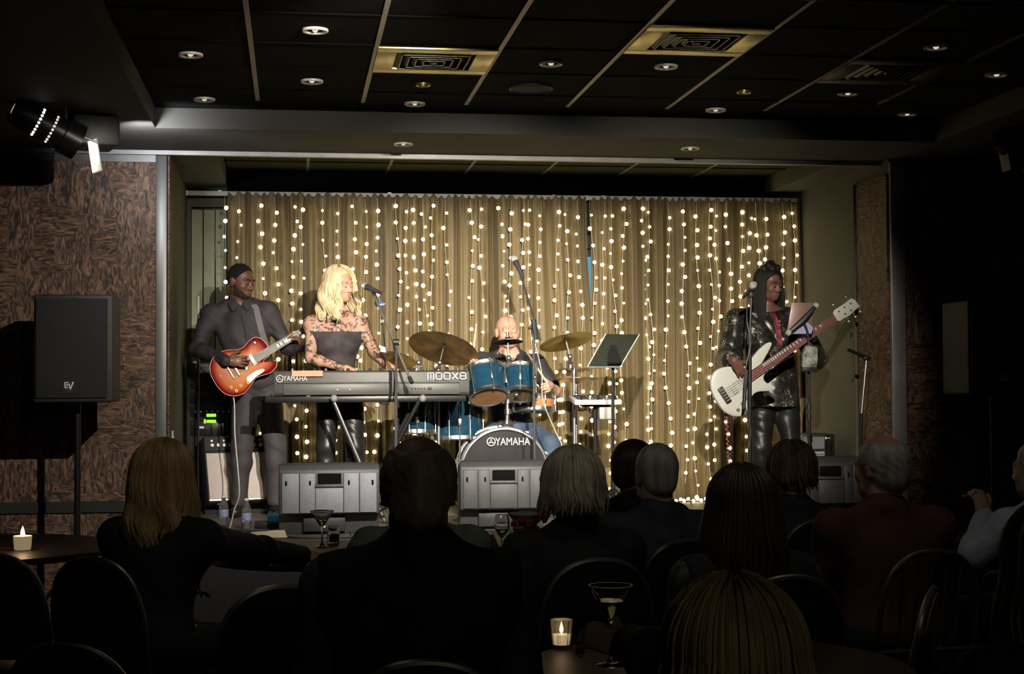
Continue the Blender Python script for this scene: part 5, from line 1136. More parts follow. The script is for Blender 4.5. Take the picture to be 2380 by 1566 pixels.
def lace():
    m = bpy.data.materials.new('black_lace'); m.use_nodes = True; nt = m.node_tree; nd = nt.nodes; L = nt.links; b = nd['Principled BSDF']
    tc = nd.new('ShaderNodeTexCoord'); no = nd.new('ShaderNodeTexNoise'); no.inputs['Scale'].default_value = 26; no.inputs['Detail'].default_value = 3; no.inputs['Distortion'].default_value = 1.5; L.new(tc.outputs['Object'], no.inputs['Vector'])
    vo = nd.new('ShaderNodeTexVoronoi'); vo.feature = 'DISTANCE_TO_EDGE'; vo.inputs['Scale'].default_value = 70; L.new(tc.outputs['Object'], vo.inputs['Vector'])
    a = nd.new('ShaderNodeMapRange'); a.inputs[1].default_value = .52; a.inputs[2].default_value = .60; a.inputs[3].default_value = .16; a.inputs[4].default_value = .7; L.new(no.outputs['Fac'], a.inputs[0])
    v2 = nd.new('ShaderNodeMapRange'); v2.inputs[1].default_value = .0; v2.inputs[2].default_value = .06; v2.inputs[3].default_value = .22; v2.inputs[4].default_value = 0; L.new(vo.outputs['Distance'], v2.inputs[0])
    mx = nd.new('ShaderNodeMath'); mx.operation = 'MAXIMUM'; L.new(a.outputs[0], mx.inputs[0]); L.new(v2.outputs[0], mx.inputs[1]); L.new(mx.outputs[0], b.inputs['Alpha'])
    b.inputs['Base Color'].default_value = (.02, .017, .02, 1); b.inputs['Roughness'].default_value = .6
    return m
volume('lace_top', only(ps, 'torso', 'arm'), H5, lace(), t, .007, cuts=[(pel-V(0, 0, .02), (0, 0, -1)), (nb+V(0, 0, .035), (0, 0, 1))])
BT = mat('black_top', (.045, .038, .04), .75, var=.25, scale=14, bump=.3, bscale=60)
volume('strapless_top', only(ps, 'torso', 'hip'), H5, BT, t, .014, cuts=[(P(787, 771, Yl), (0, 0, 1)), (P(787, 935, Yl), (0, 0, -1))], wrinkle=(.003, 40))
volume('leather_trousers', only(ps, 'hip', 'leg'), .006, mat('black_leather', (.013, .014, .014), .40, var=.25, scale=8, bump=.35, bscale=22), t, .012, cuts=[(pel+V(0, 0, .03), (0, 0, 1)), (V(0, 0, STAGE_Z+.08), (0, 0, -1))], wrinkle=(.004, 38))
for a_, d_ in ((al, V(0, -1, 0)), (ar, V(.2, -1, 0))): volume('shoe', foot(a_, d_, .9), .006, MATS['boot_black'], t, .007, cuts=[(V(0, 0, STAGE_Z+.001), (0, 0, -1))])
BL = hair_mat('hair_blonde', (.55, .40, .19), (.88, .76, .50), .5, .4)
volume('scalp_hair', [H.e('x', 0, -.017, .037, (.079, .1, .09))], .005, BL, t, .010, cuts=[(H.p(0, .062, .085), H.f*.86-H.u*.5), (H.p(0, -.03, -.06), -H.u)])
locks(H, 900, .25, 44, .015, .12, .0050, (1.03, 1.30), seed=3, flare=.04, end=1.).build('hair', BL, t, smooth=180)
face_bits(H, t, hair_mat('brow_brown', (.20, .11, .05), (.3, .18, .09)), lips=mat('lips_rose', (.48, .16, .14), .35, var=.06), brow_w=.003)

# ------------------------------------------------------------------ drummer
Yd = 11.28
nb = P(1184, 826, Yd); sl, sr = P(1118, 842, Yd), P(1246, 846, Yd); pel = P(1186, 955, Yd+.06); pel.z = STAGE_Z+.60; hl, hr = pel+V(-.09, -.03, -.01), pel+V(.09, -.03, -.01)
H = Head(P(1179, 772, Yd-.03), V(.10, -.99, -.04), (0, -.05, 1), 1.03)
t = person('bald drummer in black shirt and jeans behind the kit', (pel.x, Yd, STAGE_Z))
el, wl_ = P(1093, 915, Yd-.05), P(1100, 858, 11.05); er, wr_ = P(1290, 912, Yd-.02), P(1278, 896, 11.02)
kl, kr_ = P(1140, 1000, 10.98), P(1278, 985, 10.95); kl.z = kr_.z = STAGE_Z+.50; al, ar = V(kl.x-.02, 11.0, STAGE_Z+.105), V(kr_.x+.03, 10.97, STAGE_Z+.105)
ps = torso(nb, sl, sr, pel, hl, hr, 1.05, 1.1, belly=.7)+H.prims()+H.neck(nb, .06)+arm(sl, el, wl_, 1.05)+arm(sr, er, wr_, 1.05)+leg(hl, kl, al, 1.02)+leg(hr, kr_, ar, 1.02)+foot(al, (0, -1, 0))+foot(ar, (.2, -1, 0))
ps += hand_prims(wl_, V(-.25, -.75, .35), V(.9, -.2, .1), 1, (.9, 1.1, .9), 1.0)+hand_prims(wr_, V(-.25, -.85, -.1), V(-.85, .2, -.2), -1, (.9, 1.1, .9), 1.0)
volume('body', ps, H5, SKIN_P, t)
BSH = mat('black_shirt', (.028, .025, .03), .7, var=.15, scale=9, bump=.2, bscale=30)
volume('shirt', only(ps, 'torso', 'hip')+[cone('torso', sl, Vector(sl).lerp(el, .75), .06, .058, .03), cone('torso', sr, Vector(sr).lerp(er, .75), .06, .058, .03), cone('torso', nb-V(0, 0, .01), nb+V(0, .012, .028), .068, .066, .02)], H5, BSH, t, .012, cuts=[(pel-V(0, 0, .08), (0, 0, -1)), (nb+V(0, -.06, -.02), (0, -.8, .6))], wrinkle=(.003, 40))
for s in (-1, 1): MB().add([nb+V(s*.07, -.02, .045), nb+V(s*.03, -.09, -.03), nb+V(s*.075, -.095, -.06), nb+V(s*.10, -.05, .0)]+[nb+V(s*.07, -.01, .045), nb+V(s*.03, -.08, -.03), nb+V(s*.075, -.08, -.06), nb+V(s*.10, -.035, .0)], [(0, 1, 2, 3), (7, 6, 5, 4), (0, 4, 5, 1), (1, 5, 6, 2), (2, 6, 7, 3), (3, 7, 4, 0)]).build('collar', BSH, t, .003)
volume('jeans', only(ps, 'hip', 'leg'), .006, mat('blue_jeans', (.055, .085, .14), .8, var=.2, scale=16, bump=.2, bscale=120), t, .013, cuts=[(pel+V(0, 0, .06), (0, 0, 1)), (V(0, 0, STAGE_Z+.08), (0, 0, -1))], wrinkle=(.003, 36))
for a_, d_ in ((al, V(0, -1, 0)), (ar, V(.2, -1, 0))): volume('shoe', foot(a_, d_), .006, MATS['boot_black'], t, .008, cuts=[(V(0, 0, STAGE_Z+.001), (0, 0, -1))])
face_bits(H, t, hair_mat('brow_fair', (.30, .17, .10), (.4, .25, .16)), lips=mat('lips_pale', (.5, .24, .19), .4, var=.06), brow_w=.003)
WOODST = mat('stick_hickory', (.72, .56, .34), .45, var=.1, scale=30)
def stick(a, b, label): tag(MB().tube([a, Vector(a).lerp(b, .75), Vector(a).lerp(b, .95), b], [.0078, .0078, .005, .006], 10).build('drumstick', WOODST, None), label, 'drumstick', )
stick(P(1096, 858, 11.0), P(1107, 752, 10.98), 'drumstick raised upright in the drummer hand on the left'); stick(P(1272, 890, 10.95), P(1222, 815, 10.85), 'drumstick slanting up from the drummer hand on the right')

# ------------------------------------------------------------------ bassist
Yb = 10.9
sl, sr = P(1712, 742, Yb), P(1848, 738, Yb+.03); nb = P(1782, 722, Yb); pel = P(1795, 915, Yb); hl, hr = P(1770, 935, Yb), P(1825, 935, Yb)
H = Head(P(1788, 662, Yb-.03), V(.42, -.86, -.18), (0, -.1, 1), .99)
t = person('bassist in black sequined tunic and leather trousers with long black hair', (pel.x, Yb, STAGE_Z))
el, wl_ = P(1693, 838, Yb-.05), P(1706, 838, 10.37); er, wr_ = P(1895, 832, Yb-.02), P(1880, 806, 10.52)
kl, kr_ = P(1768, 1040, Yb-.05), P(1838, 1040, Yb-.05); al, ar = P(1765, 1170, Yb), P(1845, 1170, Yb); al.z = ar.z = STAGE_Z+.11
ps = torso(nb, sl, sr, pel, hl, hr, 1.12, 1.08, 1.05, belly=.6)+H.prims(female=True, nose=.97)+H.neck(nb, .05)+arm(sl, el, wl_, 1.05)+arm(sr, er, wr_, 1.0)+leg(hl, kl, al, 1.12)+leg(hr, kr_, ar, 1.12)+foot(al, (0, -1, 0), .95)+foot(ar, (.2, -1, 0), .95)
ps += hand_prims(wl_, V(.55, .05, -.8), V(.1, 1, .05), 1, (.25, .4, .35), .98)+hand_prims(wr_, V(-.35, -.45, .6), V(-.75, .3, -.4), -1, (.6, .8, .5), .95)
volume('body', ps, H5, SKIN_B, t)
def sequins():
    m = bpy.data.materials.new('black_sequins'); m.use_nodes = True; nt = m.node_tree; nd = nt.nodes; L = nt.links; b = nd['Principled BSDF']
    tc = nd.new('ShaderNodeTexCoord'); vo = nd.new('ShaderNodeTexVoronoi'); vo.inputs['Scale'].default_value = 150; L.new(tc.outputs['Object'], vo.inputs['Vector'])
    no = nd.new('ShaderNodeTexNoise'); no.inputs['Scale'].default_value = 9; L.new(tc.outputs['Object'], no.inputs['Vector'])
    sp = nd.new('ShaderNodeSeparateColor'); L.new(vo.outputs['Color'], sp.inputs[0]); ml = nd.new('ShaderNodeMath'); ml.operation = 'MULTIPLY'; L.new(sp.outputs[0], ml.inputs[0]); L.new(no.outputs['Fac'], ml.inputs[1])
    cr = nd.new('ShaderNodeValToRGB'); e = cr.color_ramp.elements; e[0].position = .1; e[0].color = (.014, .013, .012, 1); e[1].position = .62; e[1].color = (.75, .73, .68, 1); k = e.new(.40); k.color = (.05, .048, .042, 1); k = e.new(.54); k.color = (.16, .15, .13, 1)  # random pale cells put the glints of the sequins into the colour
    L.new(ml.outputs[0], cr.inputs[0]); L.new(cr.outputs[0], b.inputs['Base Color']); b.inputs['Roughness'].default_value = .3; b.inputs['Metallic'].default_value = .35
    bp = nd.new('ShaderNodeBump'); bp.inputs['Strength'].default_value = .7; bp.inputs['Distance'].default_value = .004; L.new(sp.outputs[1], bp.inputs['Height']); L.new(bp.outputs[0], b.inputs['Normal'])
    return m
SEQ = sequins()
tunic = volume('tunic', only(ps, 'torso', 'hip')+[cone('torso', sl, el, .068, .080, .03), cone('torso', el, Vector(el).lerp(wl_, .55), .078, .06, .03), cone('torso', sr, er, .066, .07, .03), cone('torso', er, Vector(er).lerp(wr_, .55), .068, .05, .03), cone('torso', pel+V(0, 0, .08), pel-V(0, 0, .09), .16, .17, .06)], H5, SEQ, t, .014, cuts=[(P(1795, 945, Yb), (0, 0, -1)), (nb+V(0, -.05, -.005), (0, -.5, .85))], wrinkle=(.004, 38))
volume('leather_trousers', only(ps, 'hip', 'leg'), .006, MATS['black_leather'], t, .012, cuts=[(pel+V(0, 0, .0), (0, 0, 1)), (V(0, 0, STAGE_Z+.08), (0, 0, -1))], wrinkle=(.004, 38))
for a_, d_ in ((al, V(0, -1, 0)), (ar, V(.2, -1, 0))): volume('shoe', foot(a_, d_, .95), .006, MATS['boot_black'], t, .007, cuts=[(V(0, 0, STAGE_Z+.001), (0, 0, -1))])
volume('scalp_hair', [H.e('x', 0, -.017, .037, (.079, .1, .09))], .005, HAIR_B, t, .010, cuts=[(H.p(0, .06, .075), H.f*.88-H.u*.47), (H.p(0, -.03, -.06), -H.u)])
locks(H, 330, .32, 60, .003, .3, .0055, (1.03, 1.2), seed=5, flare=.015).build('hair', HAIR_B, t, smooth=180)
bn = []
for (x, y, z, r) in ((-.062, -.0, .118, .030), (-.02, -.02, .148, .036), (.02, .0, .140, .034), (.066, .0, .115, .030), (0, .02, .12, .03)):
    bn += [H.e('x', x, y, z, (r, r, r*.85), .012), H.e('x', x*1.15, y, z+.015, (r*.6, r*.6, r*.6), .012)]
volume('hair_buns', bn, .005, HAIR_B, t, wrinkle=(.004, 160))
face_bits(H, t, HAIR_B, lips=mat('lips_brown', (.24, .09, .08), .35, var=.06))
fr = onto(tunic, [P(1787, 728, Yb), P(1792, 745, Yb), P(1796, 765, Yb), P(1798, 785, Yb), P(1799, 805, Yb)], lift=.004)
tag(ribbon(fr, .038, .004, (1, 0, 0)).build('bass_strap', mat('red_strap', (.04, .008, .012), .5, col2=(.55, .06, .12), scale=16, var=.15), None), 'red and pink strap on the chest of the bassist', 'strap')
# ------------------------------------------------------------------ tables
WOODTOP = mat('dark_table_top', (.030, .018, .012), .45, var=.25, scale=8, stretch=(1, 6, 1)); TBASE = mat('table_base', (.012, .012, .012), .5, var=.1)
def table(x, y, r, label):
    t = thing('round_table', label, 'table', (x, y, 0))
    MB().lathe([(.001, .72), (r-.02, .72), (r, .728), (r, .745), (r-.006, .75), (.001, .75)], (x, y, 0), n=56).build('table_top', WOODTOP, t)
    MB().lathe([(.06, .70), (.038, .66), (.035, .12), (.05, .06)], (x, y, 0), n=20).build('pedestal', TBASE, t)
    MB().lathe([(.001, .72), (.16, .719), (.15, .70), (.05, .69)], (x, y, 0), n=20).build('top_plate', TBASE, t)
    for k in range(4):
        a = math.pi/4+k*math.pi/2; MB().tube([(x, y, .10), (x+.2*math.cos(a), y+.2*math.sin(a), .05), (x+.34*math.cos(a), y+.34*math.sin(a), .02)], [.03, .024, .016], 8).build('foot', TBASE, t)
    return t
table(-1.48, 7.45, .66, 'round brown table with lit candle at the far left'); table(.10, 6.95, .50, 'round table beyond the blonde woman on the left'); table(1.05, 7.3, .5, 'round table with glasses in the middle of the room')
table(1.1, 3.95, .52, 'dark round table in the foreground with glass candle holder'); table(2.9, 7.2, .45, 'dark round table at right beyond the man in red')
# ------------------------------------------------------------------ banquet chair
CH = mat('chair_vinyl', (.012, .011, .010), .45, var=.15, scale=20, bump=.1, bscale=80); CHF = mat('chair_frame', (.20, .19, .17), .35, metal=.8, var=.1, scale=20); CHC = mat('cream_vinyl', (.30, .24, .11), .5, var=.1, scale=15)
def chair_proto(slats=False, cream=False):
    t = thing('banquet_chair', '-', 'chair', (0, 0, 0), 'chairs in the audience'); m = CHC if cream else CH      # faces +y
    MB().lathe([(.001, .02), (.17, .02), (.2, .0), (.2, -.03), (.18, -.045), (.001, -.045)], (0, .02, .46), n=28).build('seat', m, t)
    arc = [(-.185, -.20, .46), (-.19, -.235, .62), (-.185, -.26, .74), (-.155, -.275, .835), (-.09, -.285, .893), (0, -.288, .91), (.09, -.285, .893), (.155, -.275, .835), (.185, -.26, .74), (.19, -.235, .62), (.185, -.20, .46)]
    ap = smoothpath([V(*p) for p in arc], 4); MB().tube(ap, .0105, 8).build('back_frame', CHF, t)
    if slats:
        for x in (-.11, -.055, 0, .055, .11): MB().cyl((x, -.21, .48), (x, -.28, .885-abs(x)*.3), .007, n=8).build('slat', CHF, t)
        MB().tube([(-.19, -.235, .56), (0, -.24, .56), (.19, -.235, .56)], .008).build('rail', CHF, t)
    else:
        q = MB(); inn = [p for p in ap]; n = len(inn); c = V(0, -.25, .66); vs = [c+(p-c)*.96+V(0, d, 0) for d in (.016, -.014) for p in inn]+[c+(p-c)*.6+V(0, d*1.7, 0) for d in (.016, -.014) for p in inn]
        fs = [(i, i+1, 2*n+i+1, 2*n+i) for i in range(n-1)]+[(n+i, 3*n+i, 3*n+i+1, n+i+1) for i in range(n-1)]+[(i, n+i, n+i+1, i+1) for i in range(n-1)]+[tuple(range(2*n, 3*n)), tuple(range(3*n, 4*n))[::-1], (0, 2*n, 3*n, n), (n-1, 2*n-1, 4*n-1, 3*n-1), (2*n, 3*n-1, 4*n-1, 3*n)]
        q.add(vs, fs).build('backrest', m, t, smooth=60)
    for (x, y, ox, oy) in ((-.15, .15, -.02, .04), (.15, .15, .02, .04), (-.18, -.18, -.01, -.09), (.18, -.18, .01, -.09)): MB().cyl((x, y, .45), (x+ox, y+oy, .005), .011, .009, 8).build('leg', CHF, t)
    MB().torus((0, .02, .43), (0, 0, 1), .17, .008, 24, 6).build('seat_ring', CHF, t)
    return t
PROTO = {}
def chair(x, y, rz, label, kind='plain'):
    if kind not in PROTO:
        PROTO[kind] = chair_proto(kind == 'slats', kind == 'cream'); o = PROTO[kind]; o.location = (x, y, 0); o.rotation_euler = (0, 0, rz); o['label'] = label; return o
    return dup(PROTO[kind], (x, y, 0), label, None, rz)

# ------------------------------------------------------------------ seated audience
HG = .009
def fabric(name, c, var=.2, scale=14): return mat(name, c, .85, var=var, scale=scale, bump=.25, bscale=60)
def seated(label, px, py, Y, yaw, cloth, skin, hair, size=1., width=1., head_yaw=None, arms=None, hz=HG, lean=0., sleeves=None, chair_kind='plain', chair_label=None, neckfat=1., depth=1.1, headtilt=0.):
    """px, py: where the top of the head shows; yaw 0 faces the stage, positive turns to the left"""
    T = P(px, py, Y); f = V(-math.sin(yaw), math.cos(yaw), 0); s = V(math.cos(yaw), math.sin(yaw), 0)      # f forward, s to the person's right
    hy = yaw if head_yaw is None else head_yaw; hf = V(-math.sin(hy), math.cos(hy), -.05+headtilt)
    H = Head(T-V(0, 0, .128*size), hf, (0, 0, 1), size); nb = H.c-f*.03+V(0, 0, -.165*size); pel = nb-f*(.03+lean)-V(0, 0, 1)*(nb.z-.57); w = .185*width*size
    sl, sr = nb-s*w+V(0, 0, -.05), nb+s*w+V(0, 0, -.05); hl, hr = pel-s*.095, pel+s*.095; kl, kr = hl+f*.43-s*.03+V(0, 0, -.02), hr+f*.43+s*.03+V(0, 0, -.02); kl.z = kr.z = .52
    al, ar = V(*(kl+f*.02)[:2], .10), V(*(kr+f*.02)[:2], .10)
    t = person(label, (pel.x, pel.y, 0))
    A = {'l': (sl-s*.05+f*.08-V(0, 0, .27), None), 'r': (sr+s*.05+f*.08-V(0, 0, .27), None)}; A = {k: (e, e+f*.24+V(0, 0, .02)+s*(.08 if k == 'l' else -.08)) for k, (e, _) in A.items()}
    hands = {}
    for k, a in (arms or {}).items(): A[k] = (a[0], a[1]); hands[k] = a[2:]
    ps = torso(nb, sl, sr, pel, hl, hr, 1.1*width, depth, fwd=f)+H.prims()+H.neck(nb, .058*neckfat)+leg(hl, kl, al)+leg(hr, kr, ar)+foot(al, f)+foot(ar, f)
    for k, sh in (('l', sl), ('r', sr)):
        e, w_ = A[k]; ps += arm(sh, e, w_, 1.05); d = (w_-e).normalized()
        hd = hands.get(k) or (d, V(0, 0, -1) if abs(d.z) < .8 else f, 1 if k == 'l' else -1, (.3, .4, .3)); ps += hand_prims(w_, *hd)
    volume('body', ps, hz, skin, t)
    up_ = only(ps, 'torso', 'hip')+[p for p in only(ps, 'arm')]+[cone('torso', nb-V(0, 0, .02), nb+V(0, 0, .015), .066, .064, .03)]
    if sleeves:
        volume('shirt', only(ps, 'torso', 'arm', 'hip'), hz, sleeves, t, .012, cuts=[(pel-V(0, 0, .05), (0, 0, -1))], wrinkle=(.003, 32))
        volume('vest', only(ps, 'torso', 'hip')+[cone('torso', nb-V(0, 0, .02), nb+V(0, 0, .02), .068, .066, .03)], hz, cloth, t, .024, cuts=[(pel-V(0, 0, .07), (0, 0, -1)), (sl-s*.035, -s), (sr+s*.035, s)], wrinkle=(.003, 30))
    else:
        volume('top', up_, hz, cloth, t, .014, cuts=[(pel-V(0, 0, .06), (0, 0, -1))]+[], wrinkle=(.004, 30))
    volume('trousers', only(ps, 'hip', 'leg'), .012, fabric('dark_trousers', (.014, .014, .016)), t, .012, cuts=[(pel+V(0, 0, .06), (0, 0, 1)), (V(0, 0, .08), (0, 0, -1))])
    for a_ in (al, ar): volume('shoe', foot(a_, f), .012, MATS['boot_black'], t, .008, cuts=[(V(0, 0, .002), (0, 0, -1))])
    hair(H, t)
    cy = pel-f*.02; chair(cy.x, cy.y, yaw, chair_label or 'black round backed chair under '+label, chair_kind)
    return t, H
def h_long(m, n=170, length=.38, wave=.012, seed=1, rad=.011, phi0=55, lay=(1.04, 1.26), **kw):
    def f(H, t):
        volume('scalp_hair', [H.e('x', 0, -.017, .037, (.079, .1, .09))], .007, m, t, .012, cuts=[(H.p(0, .07, .08), H.f*.88-H.u*.47), (H.p(0, -.03, -.07), -H.u)])
        locks(H, n, length, phi0, wave, .16, rad, lay, seed=seed, **kw).build('hair', m, t, smooth=180)
    return f
def h_short(m, inf=.009, nape=-.075, wr=None):
    def f(H, t): volume('hair', [H.e('x', 0, -.017, .035, (.078, .098, .09)), H.e('x', 0, -.06, -.03, (.055, .045, .05), .03)], .006, m, t, inf, cuts=[(H.p(0, .06, .06), H.f*.78-H.u*.62), (H.p(0, -.03, nape), -H.u*.9+H.f*.45)], wrinkle=wr)
    return f
def h_fringe(m, top=.07, inf=.010):
    def f(H, t): volume('hair', [H.e('x', 0, -.017, .03, (.079, .098, .088)), H.e('x', 0, -.06, -.035, (.056, .046, .05), .03), sub(H.e('x', 0, -.012, .128, (.066, .105, .062), .015))], .006, m, t, inf, cuts=[(H.p(0, .03, .03), H.f*.9-H.u*.45), (H.p(0, -.03, -.085), -H.u*.9+H.f*.45)], wrinkle=(.0025, 150))
    return f
G_GREY = hair_mat('hair_grey', (.20, .19, .17), (.42, .40, .36), .5); G_GB = hair_mat('hair_ash_blonde', (.26, .22, .14), (.55, .48, .34), .42); G_DB = hair_mat('hair_dull_blonde', (.20, .14, .055), (.36, .27, .11), .5)
G_BR = hair_mat('hair_dark_brown', (.022, .013, .008), (.06, .036, .02), .5); G_MB = hair_mat('hair_messy_brown', (.07, .045, .02), (.22, .15, .08), .5); G_LB = hair_mat('hair_ginger_blonde', (.24, .13, .05), (.50, .36, .17), .45); G_SG = hair_mat('hair_salt', (.10, .09, .075), (.22, .2, .17), .55)
SKIN_A = mat('skin_audience', (.42, .24, .17), .55, var=.1, scale=16)
BLK = fabric('black_knit', (.008, .008, .009)); NAVY = fabric('navy_shirt', (.028, .03, .045)); MAROON = fabric('maroon_shirt', (.065, .020, .014)); GREYJ = fabric('grey_jacket', (.10, .105, .085)); WHITE_S = fabric('pale_blue_shirt', (.42, .47, .55), .06); DENIM = fabric('denim_shirt', (.05, .065, .10)); DGREY = fabric('dark_grey_top', (.03, .032, .034))
# blonde woman at left reaching for her glass
sh = P(478, 1195, 5.9)
seated('long haired blonde woman at left reaching across the table', 386, 1030, 5.75, -.55, BLK, SKIN_A, h_long(G_LB, 700, .42, .013, 21, .0055), head_yaw=-.75, arms={'r': (P(575, 1275, 6.0), P(700, 1292, 6.42), V(.85, .5, .02), V(0, .3, -1), -1, (.25, .35, .3))}, lean=.05, chair_label='black round backed chair under the blonde woman at left')
seated('person in grey jacket hidden behind the large man in the centre', 975, 1052, 5.65, 0, GREYJ, SKIN_A, h_short(G_SG), chair_label='chair under the person in grey jacket in the centre')
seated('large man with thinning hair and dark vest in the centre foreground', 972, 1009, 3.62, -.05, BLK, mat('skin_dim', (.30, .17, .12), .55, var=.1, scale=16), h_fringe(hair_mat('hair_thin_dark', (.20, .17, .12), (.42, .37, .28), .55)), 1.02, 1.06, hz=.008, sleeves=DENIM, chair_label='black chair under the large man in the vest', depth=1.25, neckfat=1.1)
seated('woman with ash blonde bob in black top, centre right', 1330, 1052, 5.4, .06, BLK, SKIN_A, h_long(G_GB, 560, .10, .008, 8, .0065, 55, (1.05, 1.34), flare=.02, lenvar=.25, curl_in=.0, segs=9), chair_label='black chair under the woman with the bob')
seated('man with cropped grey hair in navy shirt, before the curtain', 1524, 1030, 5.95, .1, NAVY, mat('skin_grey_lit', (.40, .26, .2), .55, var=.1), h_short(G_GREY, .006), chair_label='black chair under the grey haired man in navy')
seated('dark haired person in profile beside the grey haired man', 1478, 1024, 6.75, -.5, BLK, SKIN_B, h_short(G_BR, .012), head_yaw=-1.1, chair_label='black chair under the dark haired person in profile')
seated('woman with very long dark hair and patterned sleeve', 1722, 1096, 4.85, .12, BLK, SKIN_A, h_long(G_BR, 600, .46, .006, 31, .0065, 50, (1.05, 1.34), flare=.03, lenvar=.1), sleeves=mat('net_sleeve', (.008, .008, .008), .7, col2=(.075, .075, .07), scale=55, var=.2, stretch=(1, 1, .6)), chair_label='black chair under the woman with long dark hair')
seated('woman with messy short brown hair in front of the bassist', 1838, 1034, 6.7, .05, DGREY, SKIN_A, h_long(G_MB, 330, .07, .010, 41, .0075, 50, (1.05, 1.3), flare=.01, lenvar=.5, segs=8), chair_label='black chair under the woman with messy brown hair')
seated('balding man in maroon shirt at right', 2046, 1009, 5.45, .12, MAROON, SKIN_A, h_fringe(G_GREY), 1., 1.12, head_yaw=.5, chair_kind='slats', chair_label='slat backed chair under the man in the maroon shirt')
seated('man in pale blue shirt at the right edge raising a cocktail', 2412, 1020, 5.9, .35, WHITE_S, SKIN_A, h_short(G_GREY, .006), 1., 1.1, head_yaw=.6, arms={'l': (P(2262, 1288, 5.85), P(2287, 1200, 6.1), V(-.15, .1, .85), V(-.2, .9, -.1), -1, (.75, .8, .6))}, chair_kind='cream', chair_label='cream chair under the man in the pale blue shirt')
seated('woman with long brown hair at the lower right corner', 2450, 1180, 3.0, .2, BLK, SKIN_A, h_long(hair_mat('hair_dim_brown', (.04, .03, .015), (.10, .075, .04), .5), 300, .36, .01, 51, .0085, 55, (1.05, 1.3)), chair_label='black chair under the woman in the lower right corner')
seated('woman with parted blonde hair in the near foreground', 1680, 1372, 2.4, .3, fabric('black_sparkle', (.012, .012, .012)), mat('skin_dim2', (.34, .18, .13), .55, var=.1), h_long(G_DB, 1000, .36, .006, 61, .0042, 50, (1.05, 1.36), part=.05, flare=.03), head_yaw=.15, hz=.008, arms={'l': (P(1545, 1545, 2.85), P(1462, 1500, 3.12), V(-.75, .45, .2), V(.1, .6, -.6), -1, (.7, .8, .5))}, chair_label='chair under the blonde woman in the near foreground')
# empty chairs
c = P(110, 1300, 5.6); chair(c.x-.1, 5.85, -.3, 'empty black chair with rounded back at the far left')
c = P(600, 1380, 4.55); chair(c.x, 4.82, .25, 'empty black chair behind the blonde woman at left'); c = P(330, 1450, 3.6); chair(c.x-.03, 3.85, -.5, 'empty black chair with bright frame at lower left')
c = P(1975, 1420, 4.15); chair(c.x, 4.3, 1.05, 'empty cream and black chair turned sideways at lower right', 'cream')
# ------------------------------------------------------------------ glasses, candles, bottles and bits
def martini(c, k, label, liquid=None, level=.6):
    """c: centre of the foot on its surface"""
    c = Vector(c); t = thing('cocktail_glass', label, 'glass', c)
    MB().lathe([(.001, .0), (.036*k, .001), (.037*k, .003), (.012*k, .008), (.0042*k, .02), (.0038*k, .085), (.006*k, .092), (.053*k, .165), (.054*k, .165), (.0545*k, .166), (.053*k, .1665), (.005*k, .0955), (.001, .095)], c, n=32).build('bowl_and_stem', GLASS, t)
    MB().torus(c+V(0, 0, .166), (0, 0, 1), .0535*k, .0011, 32, 6).build('rim', mat('glass_rim', (.75, .76, .76), .15, var=.02, metal=.2), t)
    if liquid: MB().lathe([(.001, .098), (.0055*k, .0985), ((.0065+.046*level)*k, .098+.066*level), (.001, .098+.066*level)], c, n=28).build('drink', liquid, t)
    return t
GREENISH = mat('pale_drink', (.62, .62, .30), .05, trans=.7, ior=1.33, var=.05); REDD = mat('red_drink', (.45, .06, .03), .1, trans=.5, ior=1.33, var=.1); CLEARL = mat('clear_drink', (.9, .9, .85), .02, trans=.95, ior=1.33, var=.02)
q = P(748, 1262, 7.2); martini(V(q.x, 7.15, .75), 1.05, 'cocktail glass on the table by the hand of the blonde woman', CLEARL, .35)
q = P(1419, 1466, 3.14); q = P(1419, 1360, 3.14); martini(V(q.x, q.y, q.z-.166), .84, 'cocktail glass with pale drink held in the foreground', GREENISH, .55)
q = P(2266, 1152, 6.2); martini(V(q.x, q.y, q.z-.166), .95, 'dark cocktail raised by the man at the right edge', mat('dark_drink', (.06, .02, .02), .1, var=.1), .8)
q = P(1258, 1220, 7.2); martini(V(q.x, 7.1, .75), .85, 'cocktail glass with red drink on the middle table', REDD, .7)
def candle(c, label, light):
    c = Vector(c); t = thing('candle', label, 'candle', c)
    MB().lathe([(.001, 0), (.034, 0), (.037, .004), (.042, .062), (.040, .063), (.035, .055), (.001, .05)], c, n=28).build('wax', mat('cream_wax', (.75, .7, .55), .5, var=.05, emit=(1, .75, .4), estr=.22), t)
    MB().cyl(c+V(0, 0, .05), c+V(0, 0, .062), .0015).build('wick', BLACK_PLASTIC, t)
    MB().lathe([(.001, .055), (.008, .062), (.0105, .072), (.007, .088), (.001, .106)], c, n=14).build('flame', mat('flame', (1, .8, .4), .5, emit=(1, .78, .42), estr=14.), t)
    l = bpy.data.lights.new('candle_light', 'POINT'); l.energy = light; l.color = (1, .6, .28); l.shadow_soft_size = .015; o = bpy.data.objects.new('candle_light', l); COL.objects.link(o); o.location = c+V(0, 0, .13)
q = P(57, 1249, 7.35); candle(V(q.x, 7.3, .75), 'lit cream votive candle on the far left table', .45)
